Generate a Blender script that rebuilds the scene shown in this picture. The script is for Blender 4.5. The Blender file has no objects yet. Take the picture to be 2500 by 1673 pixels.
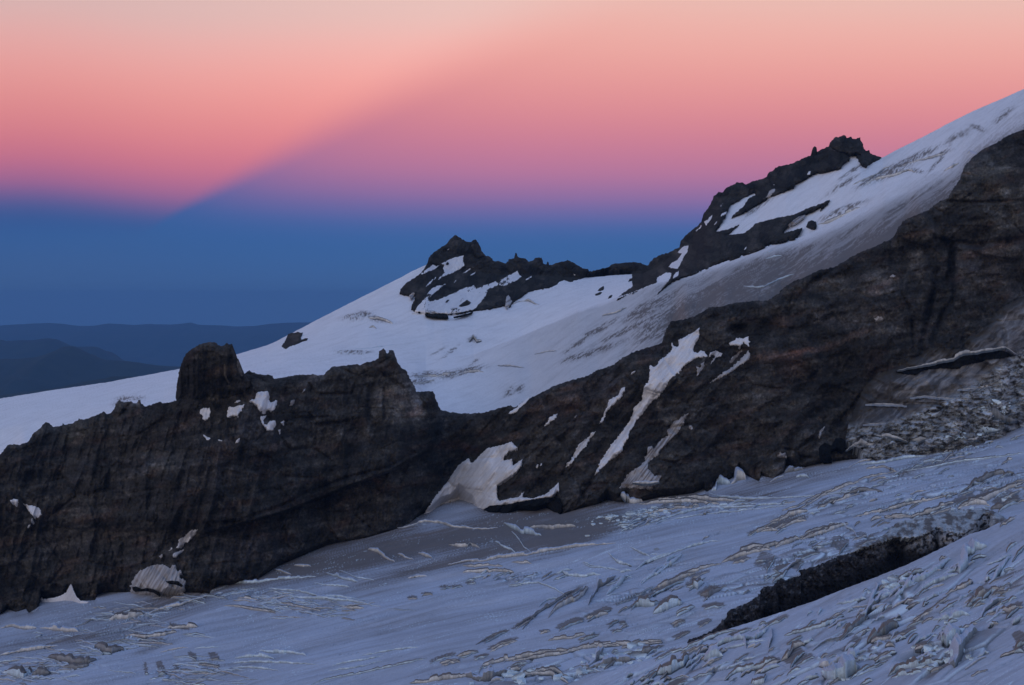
import bpy, math, random
import numpy as np

# ------------------------------------------------------------------ camera, world, sun, exposure
sc = bpy.context.scene
CAMZ = 2600.0                      # camera altitude; valley floor is z = 0
F = 2500 * 70.0 / 36.0             # focal length in photo pixels (photo is 2500 x 1673)
CU, CV = 1250.0, 836.5
HORV = 736.0                       # photo row of the true horizon
PITCH = math.atan((CV - HORV) / F)  # camera looks this much below the horizon

cam_d = bpy.data.cameras.new("camera")
cam_d.lens = 70; cam_d.sensor_width = 36
cam_d.clip_start = 1; cam_d.clip_end = 300000
cam = bpy.data.objects.new("camera", cam_d)
sc.collection.objects.link(cam)
cam.location = (0, 0, CAMZ)
cam.rotation_euler = (math.pi / 2 - PITCH, 0, 0)
sc.camera = cam

SUN_AZ = math.radians(200)         # the afterglow sits behind the camera, a little to the left
sun_d = bpy.data.lights.new("twilight_glow", 'SUN')
sun_d.energy = 0.42; sun_d.angle = math.radians(70); sun_d.color = (1.0, 0.86, 0.74)
sun = bpy.data.objects.new("twilight_glow", sun_d)
sc.collection.objects.link(sun)
sun.rotation_euler = (math.radians(62), 0, math.radians(-28))

def srgb(r, g, b):
    f = lambda c: (c / 255 / 12.92) if c / 255 <= 0.04045 else ((c / 255 + 0.055) / 1.055) ** 2.4
    return (f(r), f(g), f(b), 1.0)

world = bpy.data.worlds.new("World"); sc.world = world; world.use_nodes = True
nt = world.node_tree; N = nt.nodes; L = nt.links
for n in list(N): N.remove(n)
def mth(op, a, b=None, c=None, clamp=False):
    n = N.new('ShaderNodeMath'); n.operation = op; n.use_clamp = clamp
    for i, x in enumerate((a, b, c)):
        if x is None: continue
        if isinstance(x, (int, float)): n.inputs[i].default_value = x
        else: L.new(x, n.inputs[i])
    return n.outputs[0]
def smooth(x, lo, hi):
    n = N.new('ShaderNodeMapRange'); n.interpolation_type = 'SMOOTHSTEP'
    L.new(x, n.inputs[0])
    for i, v in ((1, lo), (2, hi)):
        if isinstance(v, (int, float)): n.inputs[i].default_value = v
        else: L.new(v, n.inputs[i])
    return n.outputs[0]
def mixc(f, a, b):
    n = N.new('ShaderNodeMix'); n.data_type = 'RGBA'
    for k, x in ((0, f), (6, a), (7, b)):
        if isinstance(x, (int, float, tuple)): n.inputs[k].default_value = x
        else: L.new(x, n.inputs[k])
    return n.outputs[2]
tc = N.new('ShaderNodeTexCoord'); sp = N.new('ShaderNodeSeparateXYZ')
L.new(tc.outputs['Generated'], sp.inputs[0])
X, Y, Z = sp.outputs
yy = mth('MAXIMUM', Y, 0.05)
P = mth('DIVIDE', X, yy)           # tangent of azimuth from the anti-twilight point
Q = mth('DIVIDE', Z, yy)           # tangent of elevation
QLO, QHI = -0.02, 0.17
def ramp(qq, stops):
    r = N.new('ShaderNodeValToRGB'); r.color_ramp.interpolation = 'B_SPLINE'
    e = r.color_ramp.elements
    st = sorted([(((HORV - v) / F - QLO) / (QHI - QLO), c) for v, c in stops])
    while len(e) < len(st): e.new(0.5)
    for i, (p, c) in enumerate(st):
        e[i].position = max(0, min(1, p)); e[i].color = srgb(*c)
    L.new(mth('DIVIDE', mth('SUBTRACT', qq, QLO), QHI - QLO), r.inputs[0]); return r.outputs[0]
# conical shadow of the volcano cast on the anti-twilight arch: slanting, softer with height
p0, q0 = (430 - CU) / F, (HORV - 520) / F
p1, q1 = (1150 - CU) / F, (HORV - 130) / F
ln = math.hypot(p1 - p0, q1 - q0)
nx, ny = (q1 - q0) / ln, -(p1 - p0) / ln
sd = mth('ADD', mth('MULTIPLY', mth('SUBTRACT', P, p0), nx), mth('MULTIPLY', mth('SUBTRACT', Q, q0), ny))
QL = mth('ADD', Q, mth('MULTIPLY', smooth(P, -0.25, -0.155), 34 / F))
QS = mth('SUBTRACT', Q, mth('MULTIPLY', mth('EXPONENT', mth('MULTIPLY', mth('MAXIMUM', sd, 0.0), -F / 150.0)), 52 / F))
lit = ramp(QL, [(0, (226, 188, 182)), (70, (238, 180, 173)), (150, (243, 167, 160)), (230, (238, 152, 148)), (310, (227, 135, 141)),
            (380, (208, 119, 141)), (440, (168, 107, 150)), (490, (86, 96, 152)), (540, (54, 92, 150)),
            (620, (58, 95, 150)), (690, (64, 98, 148)), (770, (68, 99, 146))])
shd = ramp(QS, [(0, (224, 182, 174)), (70, (230, 173, 165)), (150, (228, 160, 154)), (220, (222, 147, 147)), (290, (212, 134, 143)),
            (360, (196, 122, 145)), (430, (176, 115, 152)), (490, (134, 106, 158)), (540, (84, 100, 160)), (580, (60, 98, 157)),
            (620, (58, 98, 155)), (690, (64, 99, 151)), (770, (68, 99, 146))])
wd = mth('ADD', mth('MULTIPLY', mth('MAXIMUM', mth('SUBTRACT', Q, q0), 0.0), 0.24), 0.0028)
wedge = mth('MAXIMUM', smooth(sd, mth('MULTIPLY', wd, -1.0), wd), mth('SUBTRACT', 1.0, smooth(Q, (HORV - 600) / F, (HORV - 515) / F)))
front = mixc(wedge, lit, shd)
# slow brightness change along the arch
cool = smooth(P, -0.27, 0.02)
front = mixc(cool, mixc(1.0, front, front), front)
dim = N.new('ShaderNodeMix'); dim.data_type = 'RGBA'; dim.blend_type = 'MULTIPLY'; dim.inputs[0].default_value = 1.0
L.new(front, dim.inputs[6])
gr = mixc(cool, (0.92, 0.93, 0.97, 1), (1.12, 1.12, 1.10, 1)); L.new(gr, dim.inputs[7])
front = dim.outputs[2]
zen = (0.150, 0.250, 0.50, 1.0)
back = (0.62, 0.50, 0.40, 1.0)
up = smooth(Z, 0.14, 0.42)
c1 = mixc(up, front, zen)
bk = mixc(smooth(Z, 0.02, 0.60), back, zen)
full = mixc(smooth(Y, -0.15, 0.35), bk, c1)
below = mixc(smooth(Z, -0.25, -0.05), (0.06, 0.09, 0.15, 1), full)
bg = N.new('ShaderNodeBackground'); L.new(below, bg.inputs[0]); bg.inputs[1].default_value = 1.0
wo = N.new('ShaderNodeOutputWorld'); L.new(bg.outputs[0], wo.inputs[0])

sc.view_settings.view_transform = 'Standard'; sc.view_settings.look = 'None'
sc.view_settings.exposure = 0.0; sc.view_settings.gamma = 1.0
sc.render.resolution_x = 1024; sc.render.resolution_y = 685

# ------------------------------------------------------------------ numeric helpers
rng = np.random.RandomState(7)
cp_, sp_ = math.cos(PITCH), math.sin(PITCH)
def ray(u, v):
    """photo point -> world direction with y = 1"""
    a = (np.asarray(u, float) - CU) / F; b = -(np.asarray(v, float) - CV) / F
    dy = cp_ + b * sp_; dz = -sp_ + b * cp_
    return a / dy, dz / dy
def world_pt(u, v, Yd):
    sx, sz = ray(u, v)
    return np.stack([sx * Yd, Yd + 0 * sx, sz * Yd + CAMZ], -1)
def hsh(ix, iy, seed):
    h = (ix.astype(np.int64) * 374761393 + iy.astype(np.int64) * 668265263 + seed * 974711) & 0xffffffff
    h = ((h ^ (h >> 13)) * 1274126177) & 0xffffffff
    return (h ^ (h >> 16)) & 0xffffffff
def pn(x, y, seed=0):
    x = np.asarray(x, float); y = np.asarray(y, float)
    x0 = np.floor(x); y0 = np.floor(y); fx = x - x0; fy = y - y0
    w = lambda t: t * t * t * (t * (t * 6 - 15) + 10)
    def g(ox, oy):
        a = hsh(x0 + ox, y0 + oy, seed) * (2 * math.pi / 4294967296.0)
        return np.cos(a) * (fx - ox) + np.sin(a) * (fy - oy)
    a = g(0, 0); b = g(1, 0); c = g(0, 1); d = g(1, 1); wx = w(fx); wy = w(fy)
    return (a + (b - a) * wx + ((c + (d - c) * wx) - (a + (b - a) * wx)) * wy) * 1.5
def fbm(x, y, o=4, seed=0, gain=0.5):
    s = 0; a = 1.0; t = 0
    for i in range(o):
        s = s + a * pn(x, y, seed + i * 17); t += a; a *= gain; x = x * 2.03 + 11.3; y = y * 2.03 + 5.7
    return s / t
def ridged(x, y, o=4, seed=0, gain=0.5):
    s = 0; a = 1.0; t = 0
    for i in range(o):
        s = s + a * (1 - 2 * np.abs(pn(x, y, seed + i * 17))); t += a; a *= gain; x = x * 2.03 + 11.3; y = y * 2.03 + 5.7
    return s / t
def worley(x, y, seed):
    x0 = np.floor(x); y0 = np.floor(y); f1 = np.full(len(x), 9.0); f2 = f1.copy(); cid = 0 * f1; cy = 0 * f1
    for i in (-1, 0, 1):
        for j in (-1, 0, 1):
            h = hsh(x0 + i, y0 + j, seed); px = x0 + i + (h & 1023) / 1023.0; py = y0 + j + ((h >> 10) & 1023) / 1023.0
            d = np.maximum(np.abs(px - x) * .7 + np.abs(py - y) * .5, np.hypot(px - x, py - y) * .9); m = d < f1
            f2 = np.where(m, f1, np.minimum(f2, d)); cid = np.where(m, ((h >> 20) & 1023) / 1023.0, cid); cy = np.where(m, y - py, cy); f1 = np.where(m, d, f1)
    return f1, f2, cid, cy
def sst(x, a, b):
    t = np.clip((x - a) / (b - a), 0, 1); return t * t * (3 - 2 * t)
def C(x0, y0, k, s):
    """'x,y x,y ...' traced on an enlargement -> photo coordinates"""
    p = np.array([[float(q) for q in w.split(',')] for w in s.split()])
    return np.array([x0, y0]) + p * k
def K(i, s): return C(*TR[i], s)
TR = {1: (0, 750, .29979), 2: (500, 780, .29979), 3: (900, 540, .29979), 4: (1550, 300, .29979), 5: (1900, 200, .31881),
      6: (1900, 650, .38265), 7: (1300, 750, .31891), 'a': (0, 1200, .30166), 'b': (500, 1200, .30166), 'c': (950, 1050, .29876),
      'd': (1000, 1250, .29876), 'e': (1600, 1200, .38412), 'f': (1500, 1050, .25608), 'g': (0, 700, .29876), 's': (0, 0, 1.0)}
def cat(*a): return np.concatenate(a, 0)
def rough(poly, amp=0.9, seg=3.5, closed=True, seed=1):
    r = np.random.RandomState(seed); P_ = np.asarray(poly, float)
    pts = []; n = len(P_)
    for i in range(n if closed else n - 1):
        a = P_[i]; b = P_[(i + 1) % n]; d = np.hypot(*(b - a)); m = max(1, int(d / seg))
        nrm = np.array([-(b - a)[1], (b - a)[0]]) / (d + 1e-6)
        t = np.arange(m) / m
        j = r.randn(m) * amp * np.minimum(1, d / 12.0); j[0] *= 0.3
        pts.append(a + (b - a) * t[:, None] + nrm * j[:, None])
    if not closed: pts.append(P_[-1:])
    return np.concatenate(pts, 0)
def seg_dist(p, poly, closed=False, maxn=4000000):
    """distance to a polyline, nearest point"""
    A = poly if closed else poly[:-1]; B = np.roll(poly, -1, 0) if closed else poly[1:]
    n = len(p); out = np.empty(n); near = np.empty((n, 2)); ch = max(1, maxn // len(A))
    AB = B - A; l2 = (AB ** 2).sum(1) + 1e-9
    for s in range(0, n, ch):
        q = p[s:s + ch]
        t = np.clip(((q[:, None, :] - A) * AB).sum(2) / l2, 0, 1)
        c = A + AB * t[..., None]; d = ((q[:, None, :] - c) ** 2).sum(2); k = d.argmin(1); ii = np.arange(len(q))
        out[s:s + ch] = np.sqrt(d[ii, k]); near[s:s + ch] = c[ii, k]
    return out, near
def inside_grid(us, vs, poly):
    m = np.zeros((len(vs), len(us)), bool); A = poly; B = np.roll(poly, -1, 0)
    for j, v in enumerate(vs):
        k = ((A[:, 1] > v) != (B[:, 1] > v))
        if not k.any(): continue
        xs = np.sort(A[k, 0] + (v - A[k, 1]) * (B[k, 0] - A[k, 0]) / (B[k, 1] - A[k, 1]))
        m[j] = (np.searchsorted(xs, us) % 2) == 1
    return m

# ------------------------------------------------------------------ object helpers
def make_mesh(name, V, quads, col=None, smoothf=True):
    me = bpy.data.meshes.new(name)
    V = np.asarray(V, np.float32); quads = np.asarray(quads, np.int32); k = quads.shape[1]
    me.vertices.add(len(V)); me.vertices.foreach_set('co', V.ravel())
    me.loops.add(quads.size); me.loops.foreach_set('vertex_index', quads.ravel())
    me.polygons.add(len(quads)); me.polygons.foreach_set('loop_start', np.arange(len(quads), dtype=np.int32) * k)
    me.polygons.foreach_set('use_smooth', np.full(len(quads), smoothf))
    me.update(calc_edges=True)
    if col is not None:
        ca = me.color_attributes.new('col', 'FLOAT_COLOR', 'POINT')
        c4 = np.ones((len(V), 4), np.float32); c4[:, :3] = np.clip(col, 0, 1); ca.data.foreach_set('color', c4.ravel())
    return me
def link(name, V, quads, mat, col=None, smoothf=True, origin=None, parent=None):
    V = np.asarray(V, float)
    o0 = np.zeros(3) if origin is None else np.asarray(origin, float)
    me = make_mesh(name, V - o0, quads, col, smoothf); me.materials.append(mat)
    o = bpy.data.objects.new(name, me); sc.collection.objects.link(o); o.location = o0
    if parent is not None:
        o.parent = parent; o.location = o0 - np.array(parent.location)
    return o
def tag(o, label=None, cat_=None, group=None, kind=None):
    if label: o['label'] = label
    if cat_: o['category'] = cat_
    if group: o['group'] = group
    if kind: o['kind'] = kind
    return o
def sheet(name, poly, step, Yf, mat, colf=None, dzf=None, thick=30.0, drop=10.0, edge=None, origin=False, back=False, parent=None):
    """surface patch of real terrain bounded by an outline; Yf gives distance, dzf vertical relief, edge=(width,amount) curls the rim back"""
    poly = np.asarray(poly, float)
    us = np.arange(poly[:, 0].min() - step, poly[:, 0].max() + 2 * step, step)
    vs = np.arange(poly[:, 1].min() - step, poly[:, 1].max() + 2 * step, step)
    m = inside_grid(us, vs, poly)
    cell = m[:-1, :-1] | m[1:, :-1] | m[:-1, 1:] | m[1:, 1:]
    nu = len(us); jj, ii = np.nonzero(cell)
    if len(jj) == 0: return None
    a = jj * nu + ii; q = np.stack([a + nu, a + nu + 1, a + 1, a], 1)
    uniq, inv = np.unique(q, return_inverse=True); q = inv.reshape(-1, 4)
    uu = us[uniq % nu]; vv = vs[uniq // nu]; ins = m.ravel()[uniq]
    pts = np.stack([uu, vv], 1)
    if (~ins).any():
        _, nr = seg_dist(pts[~ins], poly, True); pts[~ins] = nr
    uu, vv = pts[:, 0], pts[:, 1]
    Yd = Yf(uu, vv)
    if edge is not None:
        d = np.zeros(len(pts)); 
        d[ins], _ = seg_dist(pts[ins], poly, True)
        e = np.clip(1 - d / edge[0], 0, 1); Yd = Yd + edge[1] * (1 - np.sqrt(np.clip(1 - e * e, 0, 1)))
    W = world_pt(uu, vv, Yd)
    if dzf is not None: W[:, 2] += dzf(uu, vv, W)
    col = colf(uu, vv, W) if colf is not None else None
    # rim: extrude the border back and down so that the patch has depth
    e = np.concatenate([q[:, [0, 1]], q[:, [1, 2]], q[:, [2, 3]], q[:, [3, 0]]], 0)
    key = np.sort(e, 1); key = key[:, 0].astype(np.int64) * len(W) + key[:, 1]
    _, idx, cnt = np.unique(key, return_index=True, return_counts=True)
    be = e[idx[cnt == 1]]; bv, binv = np.unique(be, return_inverse=True); binv = binv.reshape(-1, 2)
    R = W[bv].copy(); R[:, 1] += thick; R[:, 2] -= drop; R[:, 0] *= (1 - 0.0)
    n0 = len(W); sk = np.stack([be[:, 1], be[:, 0], n0 + binv[:, 0], n0 + binv[:, 1]], 1)
    W = np.concatenate([W, R], 0); q = np.concatenate([q, sk], 0)
    if col is not None: col = np.concatenate([col, col[bv]], 0)
    og = None
    if origin:
        og = W.mean(0); og[2] = W[:, 2].min()
    return link(name, W, q, mat, col, True, og, parent)

# ------------------------------------------------------------------ materials
def mat_new(name, rough_=0.85, bump=0.6, scales=((0.35, 0.35), (1.5, 0.25)), bscale=0.6, bdist=0.6, spec=0.3, aniso=None, ridge=False):
    m = bpy.data.materials.new(name); m.use_nodes = True
    n = m.node_tree.nodes; l = m.node_tree.links
    b = n['Principled BSDF']; b.inputs['Roughness'].default_value = rough_
    b.inputs['Specular IOR Level'].default_value = spec
    at = n.new('ShaderNodeAttribute'); at.attribute_name = 'col'
    co = n.new('ShaderNodeTexCoord'); mp = n.new('ShaderNodeMapping'); l.new(co.outputs['Object'], mp.inputs[0])
    if aniso:
        mp.inputs['Rotation'].default_value = aniso[0]; mp.inputs['Scale'].default_value = aniso[1]
    cur = at.outputs['Color']
    for s, amt in scales:
        t = n.new('ShaderNodeTexNoise'); t.inputs['Scale'].default_value = s; t.inputs['Detail'].default_value = 6
        t.inputs['Roughness'].default_value = 0.65; l.new(mp.outputs[0], t.inputs[0])
        r = n.new('ShaderNodeMapRange'); l.new(t.outputs[0], r.inputs[0])
        r.inputs[1].default_value = 0.28; r.inputs[2].default_value = 0.72
        r.inputs[3].default_value = 1 - amt; r.inputs[4].default_value = 1 + amt
        x = n.new('ShaderNodeVectorMath'); x.operation = 'SCALE'; l.new(cur, x.inputs[0]); l.new(r.outputs[0], x.inputs['Scale'])
        cur = x.outputs[0]
    l.new(cur, b.inputs['Base Color'])
    t = n.new('ShaderNodeTexNoise'); t.inputs['Scale'].default_value = bscale; t.inputs['Detail'].default_value = 8
    t.inputs['Roughness'].default_value = 0.7; l.new(mp.outputs[0], t.inputs[0])
    bp = n.new('ShaderNodeBump'); bp.inputs['Strength'].default_value = bump; bp.inputs['Distance'].default_value = bdist
    l.new(t.outputs[0], bp.inputs['Height']); l.new(bp.outputs[0], b.inputs['Normal'])
    return m
M_rock = mat_new('volcanic_rock', 0.95, 1.0, ((0.08, 0.3), (0.5, 0.4)), 0.45, 1.8, 0.15)
M_snow = mat_new('old_snow', 0.7, 0.35, ((0.05, 0.05), (0.6, 0.07)), 0.5, 0.35, 0.2)
M_ice = mat_new('glacier_ice', 0.55, 0.7, ((0.25, 0.12), (1.2, 0.16)), 0.7, 0.7, 0.35)
M_gl = mat_new('glacier_surface', 0.75, 0.5, ((0.05, 0.07), (0.5, 0.10)), 0.45, 0.5, 0.2)
M_hill = mat_new('forest_hill', 1.0, 0.3, ((0.002, 0.2),), 0.004, 40, 0.05)

ROCK = np.array([0.060, 0.053, 0.043]); SNOW = np.array([0.80, 0.80, 0.82]); DIRT = np.array([0.155, 0.125, 0.105])
ICE = np.array([0.76, 0.92, 1.0]); LIP = np.array([0.88, 0.87, 0.82])
def mix(a, b, t): return a * (1 - t[:, None]) + b * t[:, None]

# ------------------------------------------------------------------ traced lines of the terrain
# crest of the near rock ridge and cliff, left to right
cliff_top = cat(K('s', '-330,1250 -200,1190 -80,1150'),
    K(1, '0,1200 30,1170 60,1125 110,1115 160,1125 230,1095 270,1030 330,985 345,960 380,935 410,955 430,975 505,970 510,940 530,960 590,950 610,930 635,925 642,905 655,915 720,908 750,890 810,870 845,848 870,872 905,862 930,830 940,795 970,755 990,770 1075,770 1110,785 1125,755 1145,755 1150,790 1185,812 1240,790 1300,770 1330,785 1440,762'),
    K('s', '470,955 520,935 580,925'),
    K(1, '2030,515 2090,545 2220,558 2232,585'),
    K(2, '620,475 740,455 900,450 965,455 1000,415 1040,385 1110,378 1200,372 1235,362 1270,375 1300,355 1360,340 1415,320 1418,262 1455,235 1470,250 1478,280 1495,275 1500,250 1540,255 1550,300 1570,350 1600,395 1635,410 1650,440 1680,500 1710,545 1718,590 1860,585 1880,650 1905,705 1920,735 1975,750 2080,765 2160,770 2270,760'),
    K(3, '1040,1530 1155,1500 1175,1515 1200,1510 1260,1470 1380,1410 1500,1345 1650,1295 1760,1270 1860,1215 1970,1180 2060,1120 2150,1070'),
    K(7, '990,275 1020,180 1060,110 1180,90 1260,60 1340,15'),
    K(4, '600,1500 680,1500 820,1465 1000,1450 1075,1450 1180,1385 1210,1345 1290,1290 1390,1255 1500,1200'),
    K(5, '430,1420 560,1340 640,1300 740,1260 850,1210 880,1190 950,1070 1010,1040 1140,985 1230,920 1300,890 1320,850 1390,750 1420,660 1480,585 1560,520 1680,460 1760,410 1882,365'),
    K('s', '2600,285 2700,262 2850,250'))
# make single valued in u
o_ = [cliff_top[0]]
for p in cliff_top[1:]:
    q_ = p.copy(); q_[0] = max(q_[0], o_[-1][0] + 0.8); o_.append(q_)
cliff_top = np.array(o_)
# where the lower glacier meets the rock
gl_top = cat(K('s', '-330,1560 -150,1530 -60,1510'),
    K('a', '0,1000 60,950 130,975 210,950 235,985 310,935 330,870 430,868 530,862 570,866 610,874 650,885 770,880 790,835 880,815 1050,815 1300,840 1500,815 1690,820 1760,770'),
    K('b', '240,750 420,715 600,600 740,540 1000,430 1330,370 1560,300'),
    K('c', '170,760 260,690 340,655 430,600 570,550 680,590 780,660 940,680 1050,655 1200,655 1290,630 1400,690 1500,660 1600,630 1700,610 1780,570 1880,590'),
    K('f', '110,690 250,680 430,640 600,620 750,600 850,560 880,590 930,560 960,500 1100,470 1190,400 1380,490 1400,430 1510,460 1610,410 1640,340 1810,355 2000,310 2200,285'),
    K(6, '600,1220 900,1180 1220,1140 1400,1070 1568,1000'), K('s', '2620,985 2720,950 2850,900'))
o_ = [gl_top[0]]
for p in gl_top[1:]:
    q_ = p.copy(); q_[0] = max(q_[0], o_[-1][0] + 0.8); o_.append(q_)
gl_top = np.array(o_)
def f_cliff_top(u): return np.interp(u, cliff_top[:, 0], cliff_top[:, 1])
def f_gl_top(u): return np.interp(u, gl_top[:, 0], gl_top[:, 1])
ug = np.arange(-330, 2850, 4.0)
def blur(a, k):
    w = np.hanning(2 * k + 1); w /= w.sum(); return np.convolve(np.pad(a, k, 'edge'), w, 'valid')
base_s = blur(f_gl_top(ug), 25)
def f_base(u): return np.interp(u, ug, base_s)

# ---- lower glacier plane: z = c + a x + b y
GA, GB, GC = 0.20, 0.05, -233.0
def Yg(u, v):
    sx, sz = ray(u, v); y = GC / np.minimum(sz - GA * sx - GB, -0.06); x = sx * y
    return y * (1 + 0.020 * fbm((x + 0.4 * y) / 150, (y - 0.3 * x) / 110, 3, 705))
NA, NB, NC = 0.378, 0.02, -189.6
def Yn(u, v):
    sx, sz = ray(u, v); y = NC / np.minimum(sz - NA * sx - NB, -0.06); x = sx * y
    return y * (1 + 0.014 * fbm((x + 0.5 * y) / 90, (y - 0.4 * x) / 70, 3, 805))

# ---- cliff
creases = [  # polyline, half width px, recess m
 (K('s', '1250,985 1195,1035 1165,1071 1130,1119'), 5, 5), (K('s', '1205,1000 1160,1020 1125,1060 1110,1110 1080,1170'), 6, 4),
 (K('s', '1540,1030 1460,1150 1421,1212 1410,1260'), 6, 6), (K('s', '1460,1040 1395,1120 1364,1178 1350,1240'), 5, 5),
 (K('s', '2263,514 2289,544 2298,583 2324,614 2324,662 2310,690'), 9, 10), (K('s', '2290,660 2283,669 2275,726 2264,765 2252,822 2248,853'), 7, 10),
 (K('s', '2325,600 2325,650 2329,726 2302,765 2275,834'), 7, 10), (K('s', '2225,784 2229,849'), 4, 6),
 (K('s', '2283,583 2378,598 2500,583 2600,575'), 7, 7), (K('s', '2314,492 2400,494 2500,489 2700,470'), 4, 6),
 (K('s', '500,1278 584,1272 639,1251 681,1239 741,1206 845,1167 950,1140 1010,1105'), 4, 5),
 (K(7, '2190,790 2080,880 1980,1000 1960,1110 1900,1180'), 9, 8), (K(7, '1750,920 1740,1000 1700,1060'), 12, 6),
 (K(7, '1380,1060 1450,1150 1530,1250'), 5, 4), (K(7, '2195,480 2050,640 1900,720 1750,790'), 7, 5),
 (K(6, '600,600 650,640 560,760 480,900 400,1000'), 8, 7), (K(4, '2090,900 2080,1150'), 4, 4), (K(4, '1640,1180 1450,1290 1350,1400 1300,1480 1240,1560'), 6, 7),
 (K(1, '1300,960 1400,900 1450,800'), 10, 5), (K(2, '1340,560 1340,800 1390,900 1360,1010'), 7, 5), (K(2, '1460,560 1460,800'), 4, 5),
 (K(1, '540,1080 560,1250 540,1400'), 8, 4), (K(7, '1010,760 1180,740 1260,640 1380,560'), 6, 5), (K(7, '1190,930 1000,1100 900,1170'), 8, 4),
 (K(2, '640,830 760,800 870,800 1000,790'), 3, 4), (K('s', '1130,1119 1117,1137 1060,1200 1000,1262'), 5, 3)]
def Yc(u, v, det=1.0):
    u = np.asarray(u, float); v = np.asarray(v, float)
    vb = f_base(u); Yb = Yg(u, vb)
    h = vb - v
    k = 0.25 + 0.05 * sst(u, 1200, 1800)
    Yd = Yb + h * k
    a = (u - CU) * 0.32; b = v * 0.32                       # metres on the face
    # the near ridge on the left stands in front of the slope behind it
    uE = np.interp(v, [930, 990, 1050, 1100, 1150, 1190, 1250, 1300], [1090, 1074, 1066, 1040, 950, 840, 690, 500])
    Yd = Yd - 26 * (1 - sst(u, uE - 6, uE + 16)) * sst(1320 - v, 0, 60)
    # big right buttress
    Yd = Yd - 30 * np.exp(-(((u - 2440) / 110) ** 2 + ((v - 480) / 130) ** 2))
    Yd = Yd - 16 * np.exp(-(((u - 1760) / 120) ** 2 + ((v - 900) / 110) ** 2)) + 14 * np.exp(-(((u - 2060) / 60) ** 2 + ((v - 1000) / 120) ** 2))
    Yd = Yd - 12 * np.exp(-(((u - 1690) / 70) ** 2 + ((v - 1150) / 50) ** 2)) - 12 * np.exp(-(((u - 2150) / 80) ** 2 + ((v - 760) / 70) ** 2))
    # tilted ribs, vertical flutes on the left, diagonal on the right
    wr = sst(u, 950, 1250)
    rib = ridged((a + 0.25 * b) / 14, b / 60, 3, 5) * (1 - wr) + ridged((a * 0.75 + b * 0.65) / 17, (a * 0.65 - b * 0.75) / 70, 3, 9) * wr * (1 - sst(u, 1700, 1900)) \
        + ridged((a + 0.2 * b) / 26, b / 30, 3, 12) * sst(u, 1700, 1900)
    Yd = Yd - 9.5 * rib
    Yd = Yd - 15 * fbm(a / 48, b / 48, 3, 21)
    q1, q2, qi, qy = worley((a + .3 * b) / 30, (b - .2 * a) / 24, 23); Yd = Yd - 9 * (qi - .5) * sst(q2 - q1, 0, .16) + 1.6 * (1 - sst(q2 - q1, 0, .08))
    strata = fbm(a / 50, (b + 0.16 * a) / 5.5, 3, 31)
    Yd = Yd - 1.6 * strata * (1.0 + 0 * u)
    if det > 0:
        Yd = Yd - det * (5.0 * ridged(a / 11, b / 13, 5, 41, 0.62) + 1.0 * ridged(a / 2.2, b / 2.8, 3, 51, .6))
        pts = np.stack([u, v], 1)
        for pl, w, amp in creases:
            lo = pl.min(0) - 3 * w; hi = pl.max(0) + 3 * w
            s = np.nonzero((u > lo[0]) & (u < hi[0]) & (v > lo[1]) & (v < hi[1]))[0]
            if len(s):
                d, _ = seg_dist(pts[s], pl); Yd[s] += amp * np.exp(-(d / w) ** 2)
        # cave under the upper overhang
        Yd = Yd + 16 * np.exp(-(((u - 1800) / 24) ** 2 + ((v - 806) / 13) ** 2) ** 2)
    gt = f_gl_top(u); lim = Yg(u, gt) + 2.0 - np.clip(gt - v, 0, None) * 0.75; Yd = np.maximum(Yd, lim)
    top = f_cliff_top(u)
    Yd = Yd + 10 * np.exp(-np.clip(v - top, 0, None) / 7.0)
    return np.minimum(Yd, 1672)

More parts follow.
